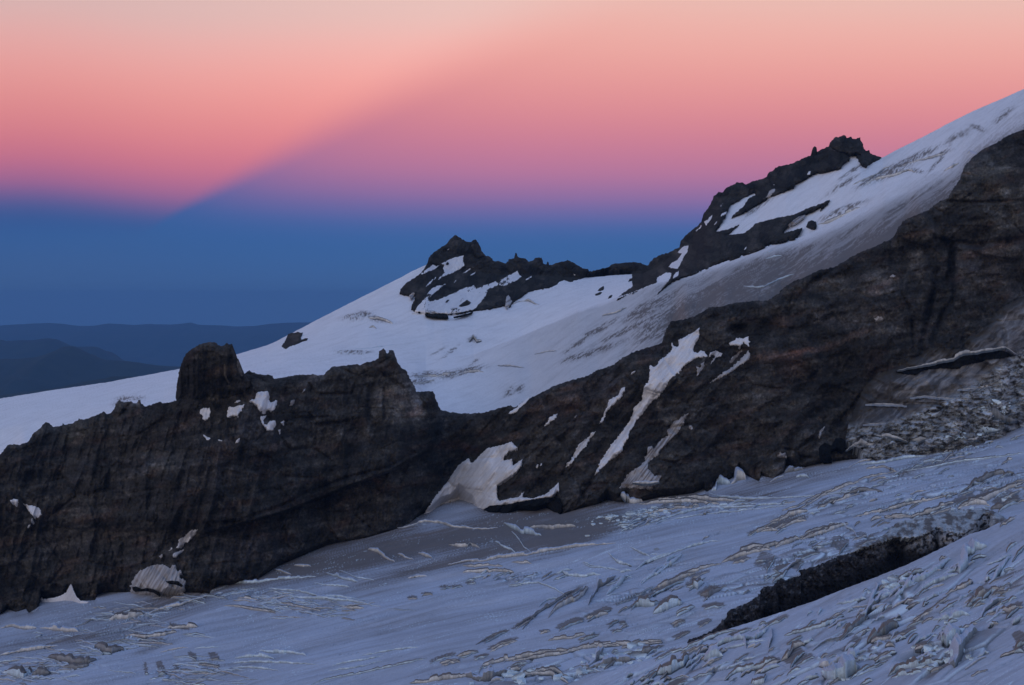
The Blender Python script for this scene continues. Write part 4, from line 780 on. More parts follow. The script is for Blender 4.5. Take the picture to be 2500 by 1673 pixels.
# ------------------------------------------------------------------ ice ledges: walls where the glacier breaks in steps
def ledge(pl, H, label, group=None, cap=None, base=Yg, wallc=ICE, seed=0, back=2.5, name='ice_ledge', taper=0.5, dz=1.0, lean=0.25, cat_='ice ledge', rise=0.25):
    """pl: foot line; H: wall height in photo pixels; a step of ice with a wall, a lip and a roof running back into the glacier"""
    r = np.random.RandomState(seed); P_ = rough(pl, 0.0, 2.5, False)
    n = len(P_); t = np.linspace(0, 1, n)
    prof = np.clip(np.sin(np.pi * np.clip(t, 0.0, 1)), 0, 1) ** taper
    bi = np.zeros(n, int); k_ = 0; q_ = 0
    while q_ < n:
        e_ = q_ + r.randint(3, 11); bi[q_:e_] = k_; k_ += 1; q_ = e_
    bv = r.uniform(-1, 1, k_)[bi]; bo = r.uniform(-1, 1, k_)[bi]; bc = r.uniform(-1, 1, k_)[bi]
    nz_ = 0.25 * fbm(t * n / 8, t * 0 + seed * 1.7, 3, seed + 1) * 1.5; teeth = fbm(t * n / 2.6, t * 0 + seed * .7, 2, seed + 3) * 1.5
    h = H * prof * np.clip(0.85 + 0.38 * bv + 0.8 * nz_ + 0.12 * teeth, .08, 1.8)
    P_ = P_ + np.stack([0 * t, 1.6 * fbm(t * n / 5, t * 0 + 3.3, 3, seed + 2) + 0.2 * teeth + 0.12 * H * bo], 1)
    Yd = base(P_[:, 0], P_[:, 1])
    B = world_pt(P_[:, 0], P_[:, 1], Yd); m = Yd / F
    rows = []; cols = []
    hm = h * m
    jit = 0.16 * hm * fbm(t * n / 3, t * 0, 2, seed + 5)
    B[:, 2] += rise * prof
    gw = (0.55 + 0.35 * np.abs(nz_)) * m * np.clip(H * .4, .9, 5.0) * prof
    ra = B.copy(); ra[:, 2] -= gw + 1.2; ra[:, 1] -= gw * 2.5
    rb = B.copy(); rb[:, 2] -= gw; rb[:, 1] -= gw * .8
    r0 = B.copy(); r0[:, 2] -= .02
    r1 = B.copy(); r1[:, 2] += hm * 0.5; r1[:, 1] += hm * lean * 0.5 + jit
    r2 = B.copy(); r2[:, 2] += hm; r2[:, 1] += hm * lean + jit * 0.3
    r3 = r2.copy(); r3[:, 1] += 0.25; r3[:, 2] += 0.05
    L_ = (hm * back + 1.5)
    r4 = r2.copy(); r4[:, 1] += L_ * 0.5; r4[:, 2] += hm * 0.15 + 0.03 * L_
    r5 = r2.copy(); r5[:, 1] += L_ * 1.4; r5[:, 2] -= hm * 0.9 + 1.2
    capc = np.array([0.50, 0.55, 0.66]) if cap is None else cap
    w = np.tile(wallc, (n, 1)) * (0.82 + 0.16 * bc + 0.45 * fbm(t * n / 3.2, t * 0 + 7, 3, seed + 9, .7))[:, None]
    V = np.concatenate([ra, rb, r0, r1, r2, r3, r4, r5], 0); foot_shade = np.tile(np.array([0.07, 0.085, 0.10]) if H > 5 else np.array([0.24, 0.28, 0.34]), (n, 1))  # foot rows painted dark as the crevasse shadow line before the wall
    cc = np.concatenate([foot_shade, foot_shade, w * .5, w, w * 1.02, np.tile(capc, (n, 1)), np.tile(capc, (n, 1)), np.tile(capc, (n, 1))], 0)
    i = np.arange(n - 1); q = np.concatenate([np.stack([k * n + i, k * n + i + 1, (k + 1) * n + i + 1, (k + 1) * n + i], 1) for k in range(7)], 0)
    o = link(name, V, q, M_ice, cc, True, B[n // 2])
    return tag(o, label, cat_, group)
BR = DIRT * 1.05
TR['h'] = (1250, 837, .5335)
lines = [
 ('h', '1075,885 1150,850 1240,810 1330,760 1420,705 1520,660 1640,615 1760,590', 5, 'long cream and brown ice belt climbing right, left stretch', 1, 1),
 ('h', '1780,590 1900,575 2050,545 2200,530 2343,505', 5, 'long cream and brown ice belt climbing right, right stretch', 1, 0),
 ('h', '1140,865 1200,860 1270,830 1340,800', 7, 'lumpy brown blocks under the left stretch of the long belt', 1, 1),
 ('h', '1540,690 1600,680 1700,685', 6, 'short brown crack edge on the smooth snow plate', 1, 2),
 ('h', '640,1135 720,1095 800,1060 880,1035 960,1010', 6, 'second long brown-edged belt, lower left stretch', 1, 1),
 ('h', '980,1000 1080,965 1180,935 1290,905', 7, 'second long brown-edged belt, middle stretch', 1, 1),
 ('h', '1310,895 1400,860 1530,825', 7, 'second long brown-edged belt, upper stretch', 1, 1),
 ('h', '1560,800 1680,775 1800,745 1940,715 2040,690', 7, 'second long brown-edged belt, right stretch', 1, 1),
 ('h', '2050,690 2120,650 2200,610 2300,600', 10, 'brown creased blocks near the right edge, upper row', 1, 2),
 ('h', '2040,760 2130,740 2220,700 2343,640', 12, 'brown creased blocks near the right edge, lower row', 1, 1),
 ('h', '1450,830 1520,840 1560,860 1590,900', 6, 'blue slanting break beside the brown plates', 0, 0),
 ('h', '1180,1040 1240,1060 1280,1020 1330,990', 8, 'blue notch between the brown plates', 0, 2),
 ('h', '1190,1100 1240,1080 1260,1040', 9, 'small blue-fronted block among the brown plates', 1, 0),
 ('h', '860,1160 900,1170 960,1130', 14, 'seamed grey block pair right of the bulging blocks', 1, 2),
 ('h', '800,1115 850,1130 880,1095', 14, 'rounded brown-backed block with a pale belly', 1, 0),
 ('h', '750,1240 800,1230 840,1210', 7, 'small tilted pale plate left of the wall toe', 1, 0),
 ('h', '730,1290 790,1275', 4, 'tiny brown-topped plate left of the wall toe', 1, 1),
 ('h', '10,1110 120,1100 200,1130 260,1170', 4, 'thin branching blue crack edge at centre', 0, 0),
 ('h', '120,1210 160,1180 210,1170', 4, 'short branching blue crack edge at centre', 0, 0),
 ('h', '590,1110 660,1050 720,1000 780,960', 8, 'blue wall falling from the head of the curved wall', 0, 0),
 ('h', '320,1010 360,1030 420,1030 500,1045', 4, 'upper blue crack edge among the three breaks', 0, 0),
 ('h', '540,935 590,965 640,985', 4, 'small blue crack fork above the bright thread', 0, 0),
 ('h', '0,1460 100,1445 220,1430 330,1400 450,1385 560,1385 690,1370', 8, 'long brown-crested rim of the bottom serac belt', 1, 1),
 ('h', '0,1530 80,1520 180,1520 260,1560', 9, 'brown-edged plates at the bottom edge', 1, 1),
 ('h', '310,1480 350,1500 400,1450 420,1400', 18, 'dark gash in the bottom serac belt', 0, 2),
 ('h', '420,1500 520,1440 620,1420 700,1385', 9, 'dark-seamed wall at the right end of the bottom serac belt', 1, 2),
 ('h', '1620,580 1700,570 1780,600', 5, 'cream crack edge above the smooth snow plate', 1, 1),
 ('h', '580,740 700,720 800,720 900,740 1020,745', 6, 'cream shelf of broken ice along the cliff foot', 1, 1),
 ('h', '570,790 640,780 760,760 880,755', 5, 'lower cream shelf of broken ice along the cliff foot', 1, 1),
 ('h', '930,700 1050,710 1200,715 1400,700 1560,680', 3, 'fine white line along the glacier margin, upper', 0, 0),
 ('h', '680,820 850,790 1050,770 1260,745', 3, 'fine white line along the glacier margin, lower', 0, 0),
 ('h', '1590,560 1700,550 1800,530 1900,520', 6, 'blue-white ice blocks lining the glacier margin', 0, 0),
 ('h', '1540,570 1600,545 1740,520', 5, 'small pale blocks near the cave', 0, 1),
 # region, points, height px, label, brown cap, warm lip wall
 ('c', '62,800 130,800 200,775 290,752 390,758 500,790 620,805 760,815 890,800', 5, 'long pale wavy ice lip below the snow ramp', 0, 1),
 ('c', '345,655 430,615 500,590 570,560 640,580 700,600 785,630', 7, 'layered pale ice lip at the left end of the black gap under the ramp', 0, 1),
 ('c', '935,765 1000,800 1080,845 1160,855 1245,866', 13, 'thick blue-white ice wall in the middle of the dirty apron', 0, 0),
 ('c', '1150,800 1240,800 1330,810 1420,795 1525,785', 9, 'rounded pale ice slab right of the blue-white wall', 1, 1),
 ('c', '485,940 560,955 640,960 660,930 680,950 740,965', 8, 'jagged pale ice teeth on the dirty apron', 1, 1),
 ('c', '235,1010 300,1040 355,1050', 6, 'small pale ice flake left of the jagged teeth', 0, 1),
 ('c', '865,915 930,955 1000,985 1050,1025', 5, 'first diagonal ice step under the blue-white wall', 0, 0),
 ('c', '1000,830 1060,900 1100,960 1160,1000', 3, 'long thin diagonal crack edge right of the first step', 0, 0),
 ('c', '480,1100 640,1075 760,1075 900,1050 1000,1040 1150,1020 1300,990 1480,965 1620,945 1860,925', 6, 'long pale ice edge crossing the glacier below the dirty apron', 0, 1),
 ('c', '600,1165 720,1165 800,1165 870,1155 1020,1165', 7, 'brown-topped broken ice shelf below the long pale edge', 1, 1),
 ('c', '600,1110 700,1125 800,1110 930,1115', 5, 'upper pale shelf of the brown-topped broken ice', 1, 1),
 ('c', '1000,1080 1080,1092 1170,1090', 5, 'short brown-topped slab right of the broken shelf', 1, 1),
 ('c', '160,1215 240,1200 310,1190', 4, 'short pale ice streak left of the broken shelf', 0, 1),
 ('c', '1400,1145 1440,1185 1520,1200 1600,1200 1740,1180', 8, 'stepped blue ice break, lowest of three on the mid glacier', 0, 0),
 ('c', '1580,1080 1680,1120 1790,1140', 5, 'middle of three blue ice breaks on the mid glacier', 0, 0),
 ('c', '1790,1010 1840,1060 1880,1100 1985,1110', 6, 'upper of three blue ice breaks on the mid glacier', 0, 0),
 ('c', '2010,1150 2100,1090 2200,1050 2343,1000', 6, 'long bright ice edge rising right above the mid glacier', 0, 0),
 ('c', '2050,1255 2130,1215 2200,1175 2250,1130 2343,1075', 9, 'blue ice wall curving below the long bright edge', 0, 0),
 ('c', '1770,1360 1830,1320 1900,1260 1960,1180', 12, 'broad smooth blue ice ramp on the mid glacier', 0, 0),
 ('d', '1460,770 1500,700 1550,620 1600,590 1690,530', 14, 'dark brown-streaked ice face left of the smooth blue ramp', 0, 2),
 ('d', '1130,880 1200,800 1290,760 1350,735 1420,690 1460,610', 14, 'creamy ice wall with dark seams in the diagonal crevasse belt', 1, 1),
 ('d', '920,965 980,900 1060,830 1120,790 1230,720 1350,640', 7, 'slim ice wall at the upper edge of the diagonal crevasse belt', 1, 2),
 ('d', '540,1090 650,1030 740,1000 820,970', 4, 'thin brown-topped ledge at the lower left end of the diagonal belt', 1, 2),
 ('d', '860,945 920,910 1000,860', 5, 'short brown-topped ledge in the diagonal belt', 1, 2),
 ('d', '660,1125 730,1105 820,1075 870,1050', 8, 'brown-backed ice block below the diagonal belt', 1, 1),
 ('d', '1225,960 1330,925 1420,895', 8, 'long brown-topped ice bench in the lower middle', 1, 1),
 ('d', '1445,875 1540,865 1625,830', 9, 'brown-topped ice bench right of the long one', 1, 1),
 ('d', '1810,800 1850,770 1930,780 2000,770 2040,745', 17, 'bulging pale ice block with brown back, left of a pair', 1, 0),
 ('d', '1990,830 2060,810 2140,790 2230,750', 18, 'bulging pale ice block with brown back, right of a pair', 1, 0),
 ('d', '2000,630 2100,600 2200,560 2343,500', 9, 'long brown-topped ice bench above the pair of bulging blocks', 1, 1),
 ('d', '2180,855 2230,835 2290,805', 8, 'small pale ice bench right of the bulging blocks', 1, 0),
 ('d', '1130,1050 1200,1045 1330,1035 1440,1000', 7, 'low pale ice rubble step in the lower middle', 1, 1),
 ('d', '1380,1045 1460,1035 1530,1010', 4, 'low brown-topped ledge right of the rubble step', 1, 1),
 ('d', '390,1185 460,1175 545,1150', 6, 'brown-topped ledge at lower left, upper one', 1, 1),
 ('d', '250,1240 320,1230 400,1215', 5, 'brown-topped ledge at lower left, lower one', 1, 1),
 ('d', '0,1400 150,1400 250,1375 350,1370 450,1345 560,1340', 9, 'pale broken ice rim running to the bottom edge', 1, 1),
 ('d', '560,1340 600,1260 700,1235 790,1215 900,1200 1000,1175 1150,1150 1300,1145 1390,1130', 10, 'long broken cream ice rim above the bottom serac belt', 1, 1),
 ('d', '440,1345 560,1380 640,1370 750,1340 850,1290', 18, 'chunky seamed ice wall at the left end of the bottom belt', 0, 2),
 ('d', '870,1345 1000,1330 1080,1315 1180,1305 1300,1350', 9, 'brown-edged ice plate in the bottom belt', 1, 1),
 ('d', '800,1300 900,1290 950,1250', 6, 'small tilted ice plate in the bottom belt', 1, 1),
 ('d', '1390,1120 1500,1110 1600,1105 1720,1100', 9, 'upright ice face in the middle of the bottom belt', 1, 1),
 ('d', '1730,1120 1800,1110 1870,1080 2060,1050', 8, 'long thin ice rim right of the bottom belt', 1, 1),
 ('d', '1400,1310 1480,1290 1560,1270 1700,1230 1850,1210', 14, 'tall grey seamed ice wall right in the bottom belt', 0, 2),
 ('b', '0,780 100,770 180,745 330,745 430,740 560,715 720,705 900,690', 5, 'pale crumbly ice edge along the foot of the left cliff', 0, 0),
 ('b', '560,635 640,660 700,675', 4, 'short cream ice lip at the left cliff foot', 0, 1),
 ('b', '720,600 800,610 860,610', 4, 'upper cream ice lip at the left cliff foot', 0, 1),
 ('b', '1085,640 1160,670 1230,700 1370,720', 3, 'first of the fanning thin ice lines below the left cliff', 0, 0),
 ('b', '980,660 1060,690 1120,710 1240,735', 6, 'second of the fanning thin ice lines below the left cliff', 0, 0),
 ('b', '885,740 960,760 1060,765 1170,775', 4, 'third of the fanning thin ice lines below the left cliff', 0, 0),
 ('b', '640,840 760,865 880,870 1040,880 1160,890 1290,915 1430,932', 5, 'long bright ice line sweeping below the left cliff', 0, 0),
 ('b', '500,785 620,800 760,810 900,850 1100,860 1320,890', 4, 'upper long ice line sweeping below the left cliff', 0, 0),
 ('b', '150,930 260,935 360,955 450,965 580,985', 6, 'brown-topped ice step left of the sweeping lines', 1, 1),
 ('b', '260,865 340,870 430,880', 5, 'short brown ice step above the longer brown one', 1, 1),
 ('b', '590,895 700,925 800,945 940,972', 5, 'brown-streaked ice step among the sweeping lines', 1, 1),
 ('b', '1120,945 1200,955 1290,945', 7, 'brown-topped slab at the end of the sweeping lines', 1, 1),
 ('b', '440,1290 560,1310 680,1310 820,1325', 8, 'pale ice wall in the lower left glacier', 0, 0),
 ('b', '240,1350 330,1345 430,1340 560,1355', 8, 'pale ice wall left of the previous one in the lower left glacier', 0, 0),
 ('b', '230,1390 400,1385 560,1390 720,1395 910,1405', 4, 'long straight ice line across the lower left glacier', 0, 0),
 ('b', '220,1430 330,1430 440,1435 600,1450', 4, 'lower straight ice line across the lower left glacier', 0, 0),
 ('b', '1030,1412 1160,1385 1300,1365 1450,1330', 3, 'rising thin ice line in the lower middle, upper one', 0, 0),
 ('b', '1000,1452 1160,1440 1300,1410 1440,1370', 3, 'rising thin ice line in the lower middle, lower one', 0, 0),
 ('b', '860,1568 960,1530 1080,1510 1240,1480 1380,1450 1540,1415 1800,1350', 4, 'long rising ice line ending at the bottom edge', 1, 0),
 ('b', '1240,1335 1400,1310 1540,1285 1740,1260', 3, 'thin ice line above the two rising ones', 0, 0),
 ('b', '1640,705 1720,695 1800,685', 4, 'short pale ice dash below the dirty apron', 0, 1),
 ('b', '1320,468 1400,495 1450,540 1540,570', 7, 'pale ice flake on the dirty slope under the left cliff', 0, 1),
 ('b', '1560,505 1620,540 1690,555', 4, 'second pale ice flake on the dirty slope', 0, 1),
 ('a', '0,1105 100,1100 200,1120 300,1110', 7, 'cream layered ice lip at the left edge', 0, 1),
 ('a', '320,1110 420,1125 540,1140 635,1135', 10, 'cream layered ice slab right of the left edge lip', 0, 1),
 ('a', '880,1050 940,1035 1040,1030 1160,1000', 13, 'rounded layered ice block at the foot of the left wall', 1, 1),
 ('a', '1160,1000 1300,960 1450,925 1600,870 1700,840', 6, 'crumbly pale ice rim rising to the right below the left wall', 0, 1),
 ('a', '1010,1165 1100,1175 1170,1185 1330,1165 1430,1140', 8, 'wavy cream ice step in the left glacier', 1, 1),
 ('a', '1350,1110 1450,1110 1600,1100', 8, 'cream ice step above the wavy one', 1, 1),
 ('a', '0,1330 120,1305 250,1290 350,1270 470,1250', 6, 'pale ice rim near the left edge', 0, 1),
 ('a', '380,1350 480,1370 600,1390 700,1400 780,1360', 12, 'lumpy grey ice wall near the left edge', 1, 2),
 ('a', '20,1470 100,1500 190,1510 250,1470', 18, 'smooth rounded pale ice block at the lower left corner', 1, 0),
 ('a', '250,1490 330,1490 400,1470', 13, 'lumpy ice block right of the smooth rounded one', 1, 2),
 ('a', '760,1250 850,1300 900,1310 1000,1280', 14, 'dark seamed ice block in the left glacier', 1, 2),
 ('a', '500,1440 620,1440 720,1410', 10, 'dirty ice wall below the lumpy one', 1, 2),
 ('f', '260,720 400,700 560,690 760,690 880,690', 8, 'long cream ice shelf at the foot of the cliff, lower shelf', 1, 1),
 ('f', '520,660 640,665 760,665 900,670 1160,680', 9, 'cream ice shelf at the foot of the cliff, upper shelf', 1, 1),
 ('f', '900,605 1000,640 1150,655 1300,660 1480,655', 4, 'thin pale line fanning from the cliff-foot shelf', 0, 0),
 ('f', '300,900 460,850 600,810 800,760 950,735 1200,715 1400,700', 5, 'bright long ice line below the cliff-foot shelves', 0, 0),
 ('f', '700,770 900,745 1200,740 1500,715 1700,700', 4, 'second long ice line below the cliff-foot shelves', 0, 0),
 ('f', '60,620 120,690 180,700 270,680', 15, 'hollow ice arch at the foot of the dirty chute', 0, 1),
 ('f', '175,505 260,515 350,510 430,495', 6, 'flat pale ice shelf on the dirty chute fan', 0, 1),
 ('f', '925,585 970,580 980,520 1060,520 1110,515', 14, 'small ice fin at the cliff foot', 0, 0),
 ('f', '1110,520 1160,500 1200,490 1260,480', 20, 'taller ice fin at the cliff foot', 0, 1),
 ('f', '1480,500 1560,465 1620,440', 3, 'thin straight ice edge at the cliff foot', 0, 1),
 ('f', '1620,415 1700,400 1800,375', 12, 'grey ice hump at the cliff foot', 0, 2),
 ('f', '1730,450 1800,450 1860,455', 6, 'small pale ice step at the cliff foot', 0, 0),
 ('f', '1600,770 1750,730 1900,650 2050,590 2200,540 2343,490', 6, 'long brown-capped ice edge rising right across the glacier', 1, 1),
 ('f', '1480,880 1620,840 1750,800 1850,770', 8, 'crumpled ice step below the long brown-capped edge', 1, 1),
 ('f', '1270,1010 1330,990 1420,960 1560,960', 7, 'small brown-topped ice lumps on the glacier', 1, 1),
 ('f', '2080,700 2200,660 2343,610', 8, 'short ice bench beneath the long brown-capped edge', 1, 1),
 ('f', '1060,1235 1200,1180 1330,1140 1480,1120', 9, 'long cream ice bench above the dark rock wall, left stretch', 1, 1),
 ('f', '1530,1120 1640,1080 1740,1045', 8, 'long cream ice bench above the dark rock wall, middle stretch', 1, 1),
 ('f', '1760,1050 1900,1010 2000,970 2100,940 2230,890', 8, 'long cream ice bench above the dark rock wall, right stretch', 1, 1),
 ('f', '430,1367 520,1300 590,1250 650,1190', 10, 'blue ice slope at the head of the curved wall', 0, 0),
 ('f', '230,1290 330,1260 450,1220 600,1160 720,1120 900,1070 1040,1050', 5, 'long bright thread of ice above the curved wall', 0, 0),
 ('e', '420,455 560,410 640,390 740,370', 8, 'brown-topped ice bench left above the black rock wall', 1, 1),
 ('e', '760,360 850,330 920,300', 9, 'brown-topped ice bench nearer the black rock wall', 1, 1),
 ('e', '930,310 1060,270 1150,235 1230,210', 8, 'brown-topped ice bench above the middle of the black rock wall', 1, 1),
 ('e', '1370,185 1440,165', 8, 'short pale ice brick above the black rock wall', 1, 1),
 ('e', '1455,165 1530,170 1610,160', 9, 'long pale ice brick above the black rock wall', 1, 1),
 ('e', '1620,170 1760,130 1900,70', 8, 'brown-seamed ice bench toward the right edge', 1, 1),
 ('e', '1930,100 2020,80 2130,90', 12, 'tilted brown-backed ice block toward the right edge', 1, 1),
 ('e', '2130,110 2220,110 2310,60', 16, 'dark-seamed ice block at the right edge', 1, 2),
 ('e', '1570,80 1640,60 1665,20', 8, 'blue ice step near the right edge', 0, 0),
 (6, '840,840 930,830 1000,840 1100,848 1200,855 1330,862', 4, 'thin cream ice line crossing the dirty ice on the right', 0, 1),
 (6, '1140,785 1240,785 1320,775 1400,750 1530,715', 6, 'upper cream ice line crossing the dirty ice on the right', 0, 1),
 (6, '555,880 640,885 740,885 820,890', 4, 'short cream ice line on the dirty ice', 0, 1),
 (6, '540,1010 620,1010 690,1000', 3, 'small cream ice dash on the dirty ice', 0, 1),
 (6, '760,662 900,640 1040,610 1120,595 1160,565 1300,545 1450,520 1568,590', 10, 'pale upper lip of the black arched crevasse', 0, 1),
 (6, '430,1175 520,1130 600,1150 620,1110', 14, 'creased ice bulge beside the cave', 0, 1),
 (6, '610,1080 700,1090 800,1110 830,1120', 10, 'layered ice overhang at the foot of the dirty ice', 0, 1),
 (6, '850,1110 900,1120 950,1100', 14, 'round layered ice knob at the foot of the dirty ice', 0, 1),
 (6, '1025,1150 1080,1155 1150,1150 1230,1135', 15, 'pale ice block at the foot of the dirty ice', 0, 0),
 (6, '1200,1110 1280,1110 1350,1085', 12, 'seamed ice block right of the pale one', 0, 1),
 (6, '1265,1020 1320,1060 1420,1045', 20, 'blue-white tilted ice slab in the right icefall', 0, 0),
 (6, '1330,860 1370,960 1440,990 1530,980', 34, 'tall dark-seamed ice tower in the right icefall', 0, 2),
 ]
def Yled(k, top):
    def f(u, v):
        y = Yg(u, v); on_cliff = (v < f_gl_top(u) - 2) & (k in (6, 'f'))
        return np.where(on_cliff, Yc(u, v, 0.0) - (14 if k == 6 else 11), y)
    return f
for i, (k, s, H, lb, brown, warm) in enumerate(lines):
    wc = (ICE * 0.95, LIP * 0.85, np.array([0.34, 0.35, 0.35]))[warm]
    steep = k == 6
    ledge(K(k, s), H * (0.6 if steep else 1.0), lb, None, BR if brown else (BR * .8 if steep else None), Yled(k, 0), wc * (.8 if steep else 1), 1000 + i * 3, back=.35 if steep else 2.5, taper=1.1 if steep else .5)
up_lines = [
 (5, '640,815 720,760 800,740 900,720 990,680 1060,690', 7, 'seamed broken ice band high on the right snow slope', 1),
 (5, '560,800 640,760 740,720 820,660 860,650', 4, 'dark-crested upper edge of the broken ice band on the right slope', 1),
 (5, '900,665 1000,630 1100,600 1180,580 1290,545', 4, 'thin dirty ice edge leading up to a dark hollow', 1),
 (5, '1260,690 1330,660 1390,620', 6, 'blue-white ice step near the rounded buttress', 0),
 (5, '1420,575 1470,550 1520,550', 6, 'small blue ice lump beside the rounded buttress', 0),
 (5, '300,1100 380,1085 450,1060 540,1010 650,965', 9, 'creamy fluted ice cliff right of the black knob', 1),
 (3, '0,800 60,795 130,815 200,845', 6, 'pale curved ice lip left of the middle peak', 1),
 (3, '0,870 40,865 65,880', 4, 'small pale ice lip below the curved one left of the middle peak', 1),
 (3, '1130,690 1200,665 1260,655 1300,650 1360,680 1440,715 1530,735', 4, 'pale arched crack edge right of the middle peak', 0),
 (3, '340,760 400,768 460,772', 3, 'thin pale ice edge at the foot of the middle peak', 0),
 (3, '820,985 850,950 880,990 920,975', 7, 'small broken ice hole in the middle of the snowfield', 1),
 (3, '330,1290 450,1270 560,1270 650,1255 760,1215', 5, 'dirty broken ice strip right of the twin-horned pinnacle', 1),
 (3, '655,1300 720,1260 800,1240 900,1230 940,1235', 6, 'seamed broken ice patch right of the dirty strip', 1),
 (3, '350,1335 450,1325 540,1300', 4, 'low dirty ice edge beside the twin-horned pinnacle', 1),
 (3, '1350,1085 1440,1068 1530,1055', 2, 'hair-thin bright crack on the snowfield above the reddish slope', 0),
 (3, '1050,1175 1160,1180 1270,1195', 2, 'hair-thin bright crack right of the broken ice patch', 0),
 (3, '1900,770 1970,758 2050,735 2100,700', 5, 'small pale ice step on the crest under the snow bowl', 0),
 (2, '1010,290 1080,270 1180,280 1260,280', 4, 'dirty ice edge on the left snow slope above the ridge', 1),
 (2, '1200,245 1350,240 1580,205', 3, 'bright crack line rising right on the left snow slope', 0),
 (4, '860,1330 940,1345 1050,1340 1150,1290 1300,1230', 4, 'icy blue flecks on the dirty slope below the right peak', 0),
 (4, '1060,1110 1150,1090 1200,1080', 3, 'short bright ice fleck on the dirty slope below the right peak', 0),
 (4, '1040,1080 1100,1055 1135,1035', 3, 'tiny pale ice fleck just under the rock wall of the right peak', 0)]
for i, (k, s, H, lb, brown) in enumerate(up_lines):
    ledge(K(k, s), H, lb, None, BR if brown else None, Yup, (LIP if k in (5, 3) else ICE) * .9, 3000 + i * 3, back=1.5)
near_lines = [
 ('1000,1010 1080,960 1180,930 1260,900', 5, 'narrow blue fissure low on the near ice', 0, 2),
 ('740,870 745,940 720,1000', 9, 'short upright blue slit under the wall toe', 0, 2),
 ('570,940 578,1000', 10, 'small upright dark slit left of the blue slit', 0, 2),
 ('1480,640 1380,740 1330,780', 9, 'dark-blue fissure splitting the smooth slope below the crest', 0, 2),
 ('2060,830 2100,760 2180,700 2240,680', 8, 'blue fissure beside the brown wall in the right near ice', 0, 2),
 ('1600,1130 1680,1080 1760,1060 1830,1010', 9, 'blue trench leading into the big collapse', 0, 2),
 ('440,1200 520,1150 620,1130 760,1090', 9, 'long blue trench behind the boxy block', 1, 0),
 ('1500,1190 1600,1180 1700,1150', 10, 'bright crumbled rim at the bottom of the near ice', 1, 0),
 ('80,1030 180,1010 300,960 420,905 520,880', 6, 'thin pale ice rim just below the toe of the black rock wall', 1, 0),
 ('340,1010 440,960 560,940 620,950 700,900 730,850', 9, 'blue stepped ice bench below the black rock wall', 0, 0),
 ('820,920 960,890 1080,860 1200,790', 8, 'brown-seamed ice bench under the middle of the black wall', 1, 0),
 ('1150,720 1250,710 1340,680', 7, 'bright ice strip near the crest below the black wall', 0, 0),
 ('1290,790 1340,780 1380,700 1420,600 1400,570', 9, 'curving ice fin dropping from the crest', 0, 0),
 ('1510,690 1620,610 1720,560 1800,500 1880,430', 14, 'long blue ice wall below the right part of the crest', 0, 0),
 ('1540,600 1600,610 1640,560 1600,530', 12, 'blue notch block below the crest', 0, 2),
 ('1640,670 1740,610 1850,560 1930,530', 9, 'lower blue bench parallel to the long wall', 0, 0),
 ('1890,500 1930,530 1990,470 1980,410 2040,380 2110,350', 22, 'large blue ice wall near the right end of the crest', 0, 0),
 ('1900,630 1960,620 2020,570', 12, 'rounded brown-lipped block in the right near ice', 1, 1),
 ('1990,730 2050,680 2130,640 2220,620', 14, 'blue and brown ice wall in the right near ice', 1, 1),
 ('2110,600 2160,560 2200,500 2260,420', 8, 'thin blue fin at the right', 0, 0),
 ('1170,950 1240,900 1330,830 1360,800', 14, 'dirty furrowed ice wall in the near ice', 1, 2),
 ('1350,960 1420,930 1500,880 1550,850', 16, 'brown-mouthed ice block in the near ice', 1, 2),
 ('1370,960 1450,950 1510,930', 8, 'brown flat slab below the brown-mouthed block', 1, 1),
 ('1640,990 1700,1000 1750,980', 8, 'pale teardrop ice block', 1, 1),
 ('1760,820 1850,820 1950,790 2000,790', 12, 'bright upper rim of the big ice collapse', 0, 0),
 ('1870,1100 1900,1120 1950,1060 1970,980 2050,900', 30, 'deep blue hollow in the big ice collapse', 0, 2),
 ('1800,930 1850,990 1900,960 1950,900', 26, 'shattered blue block in the big ice collapse', 0, 0),
 ('1060,1180 1120,1220 1200,1200 1280,1150 1300,1110', 34, 'large smooth blue-white serac at the bottom', 0, 0),
 ('1040,1110 1100,1120 1180,1070 1210,1040', 14, 'ridged ice shoulder above the large smooth serac', 0, 1),
 ('1200,1080 1270,1070 1300,1010', 16, 'bright ice hump right of the ridged shoulder', 0, 0),
 ('610,1231 690,1220 710,1180', 18, 'boxy blue-white ice block at the bottom edge', 1, 0),
 ('580,1140 700,1120 780,1080', 14, 'brown-backed ice bench above the boxy block', 1, 0),
 ('310,1080 340,1080 430,1050', 18, 'blue ice notch wall at lower left of the near ice', 0, 0),
 ('10,1160 100,1150 180,1110 220,1060', 22, 'brown and blue ice block at the left of the near ice', 1, 0),
 ('800,1080 840,1060 880,1000 950,970', 10, 'brown-flecked ice ledge in the near ice', 1, 1),
 ('1480,1180 1550,1140 1650,1130 1760,1100 1850,1080', 16, 'crumbled blue ice bank left of the collapse', 1, 0),
 ('2200,760 2260,770 2340,740', 14, 'brown-lipped ice block at the right edge', 1, 1),
 ('2270,840 2310,820 2343,790', 14, 'blue ice bank at the right edge', 0, 0),
 ('1640,820 1720,790 1840,700 1880,660', 6, 'thin diagonal ice rim in the right near ice', 1, 1),
 ('440,1000 520,990 600,970 700,950 ', 5, 'thin bright ice line below the stepped bench', 0, 0),
 ('2100,470 2200,440 2270,400', 6, 'bright thread on the smooth slope at the right', 0, 0)]
for i, (s, H, lb, brown, warm) in enumerate(near_lines):
    wc = (ICE * 0.9, LIP * 0.78, np.array([0.30, 0.34, 0.36]))[warm]
    ledge(K('e', s), H * 1.0, lb, None, BR if brown else None, Yn, wc, 2000 + i * 3)

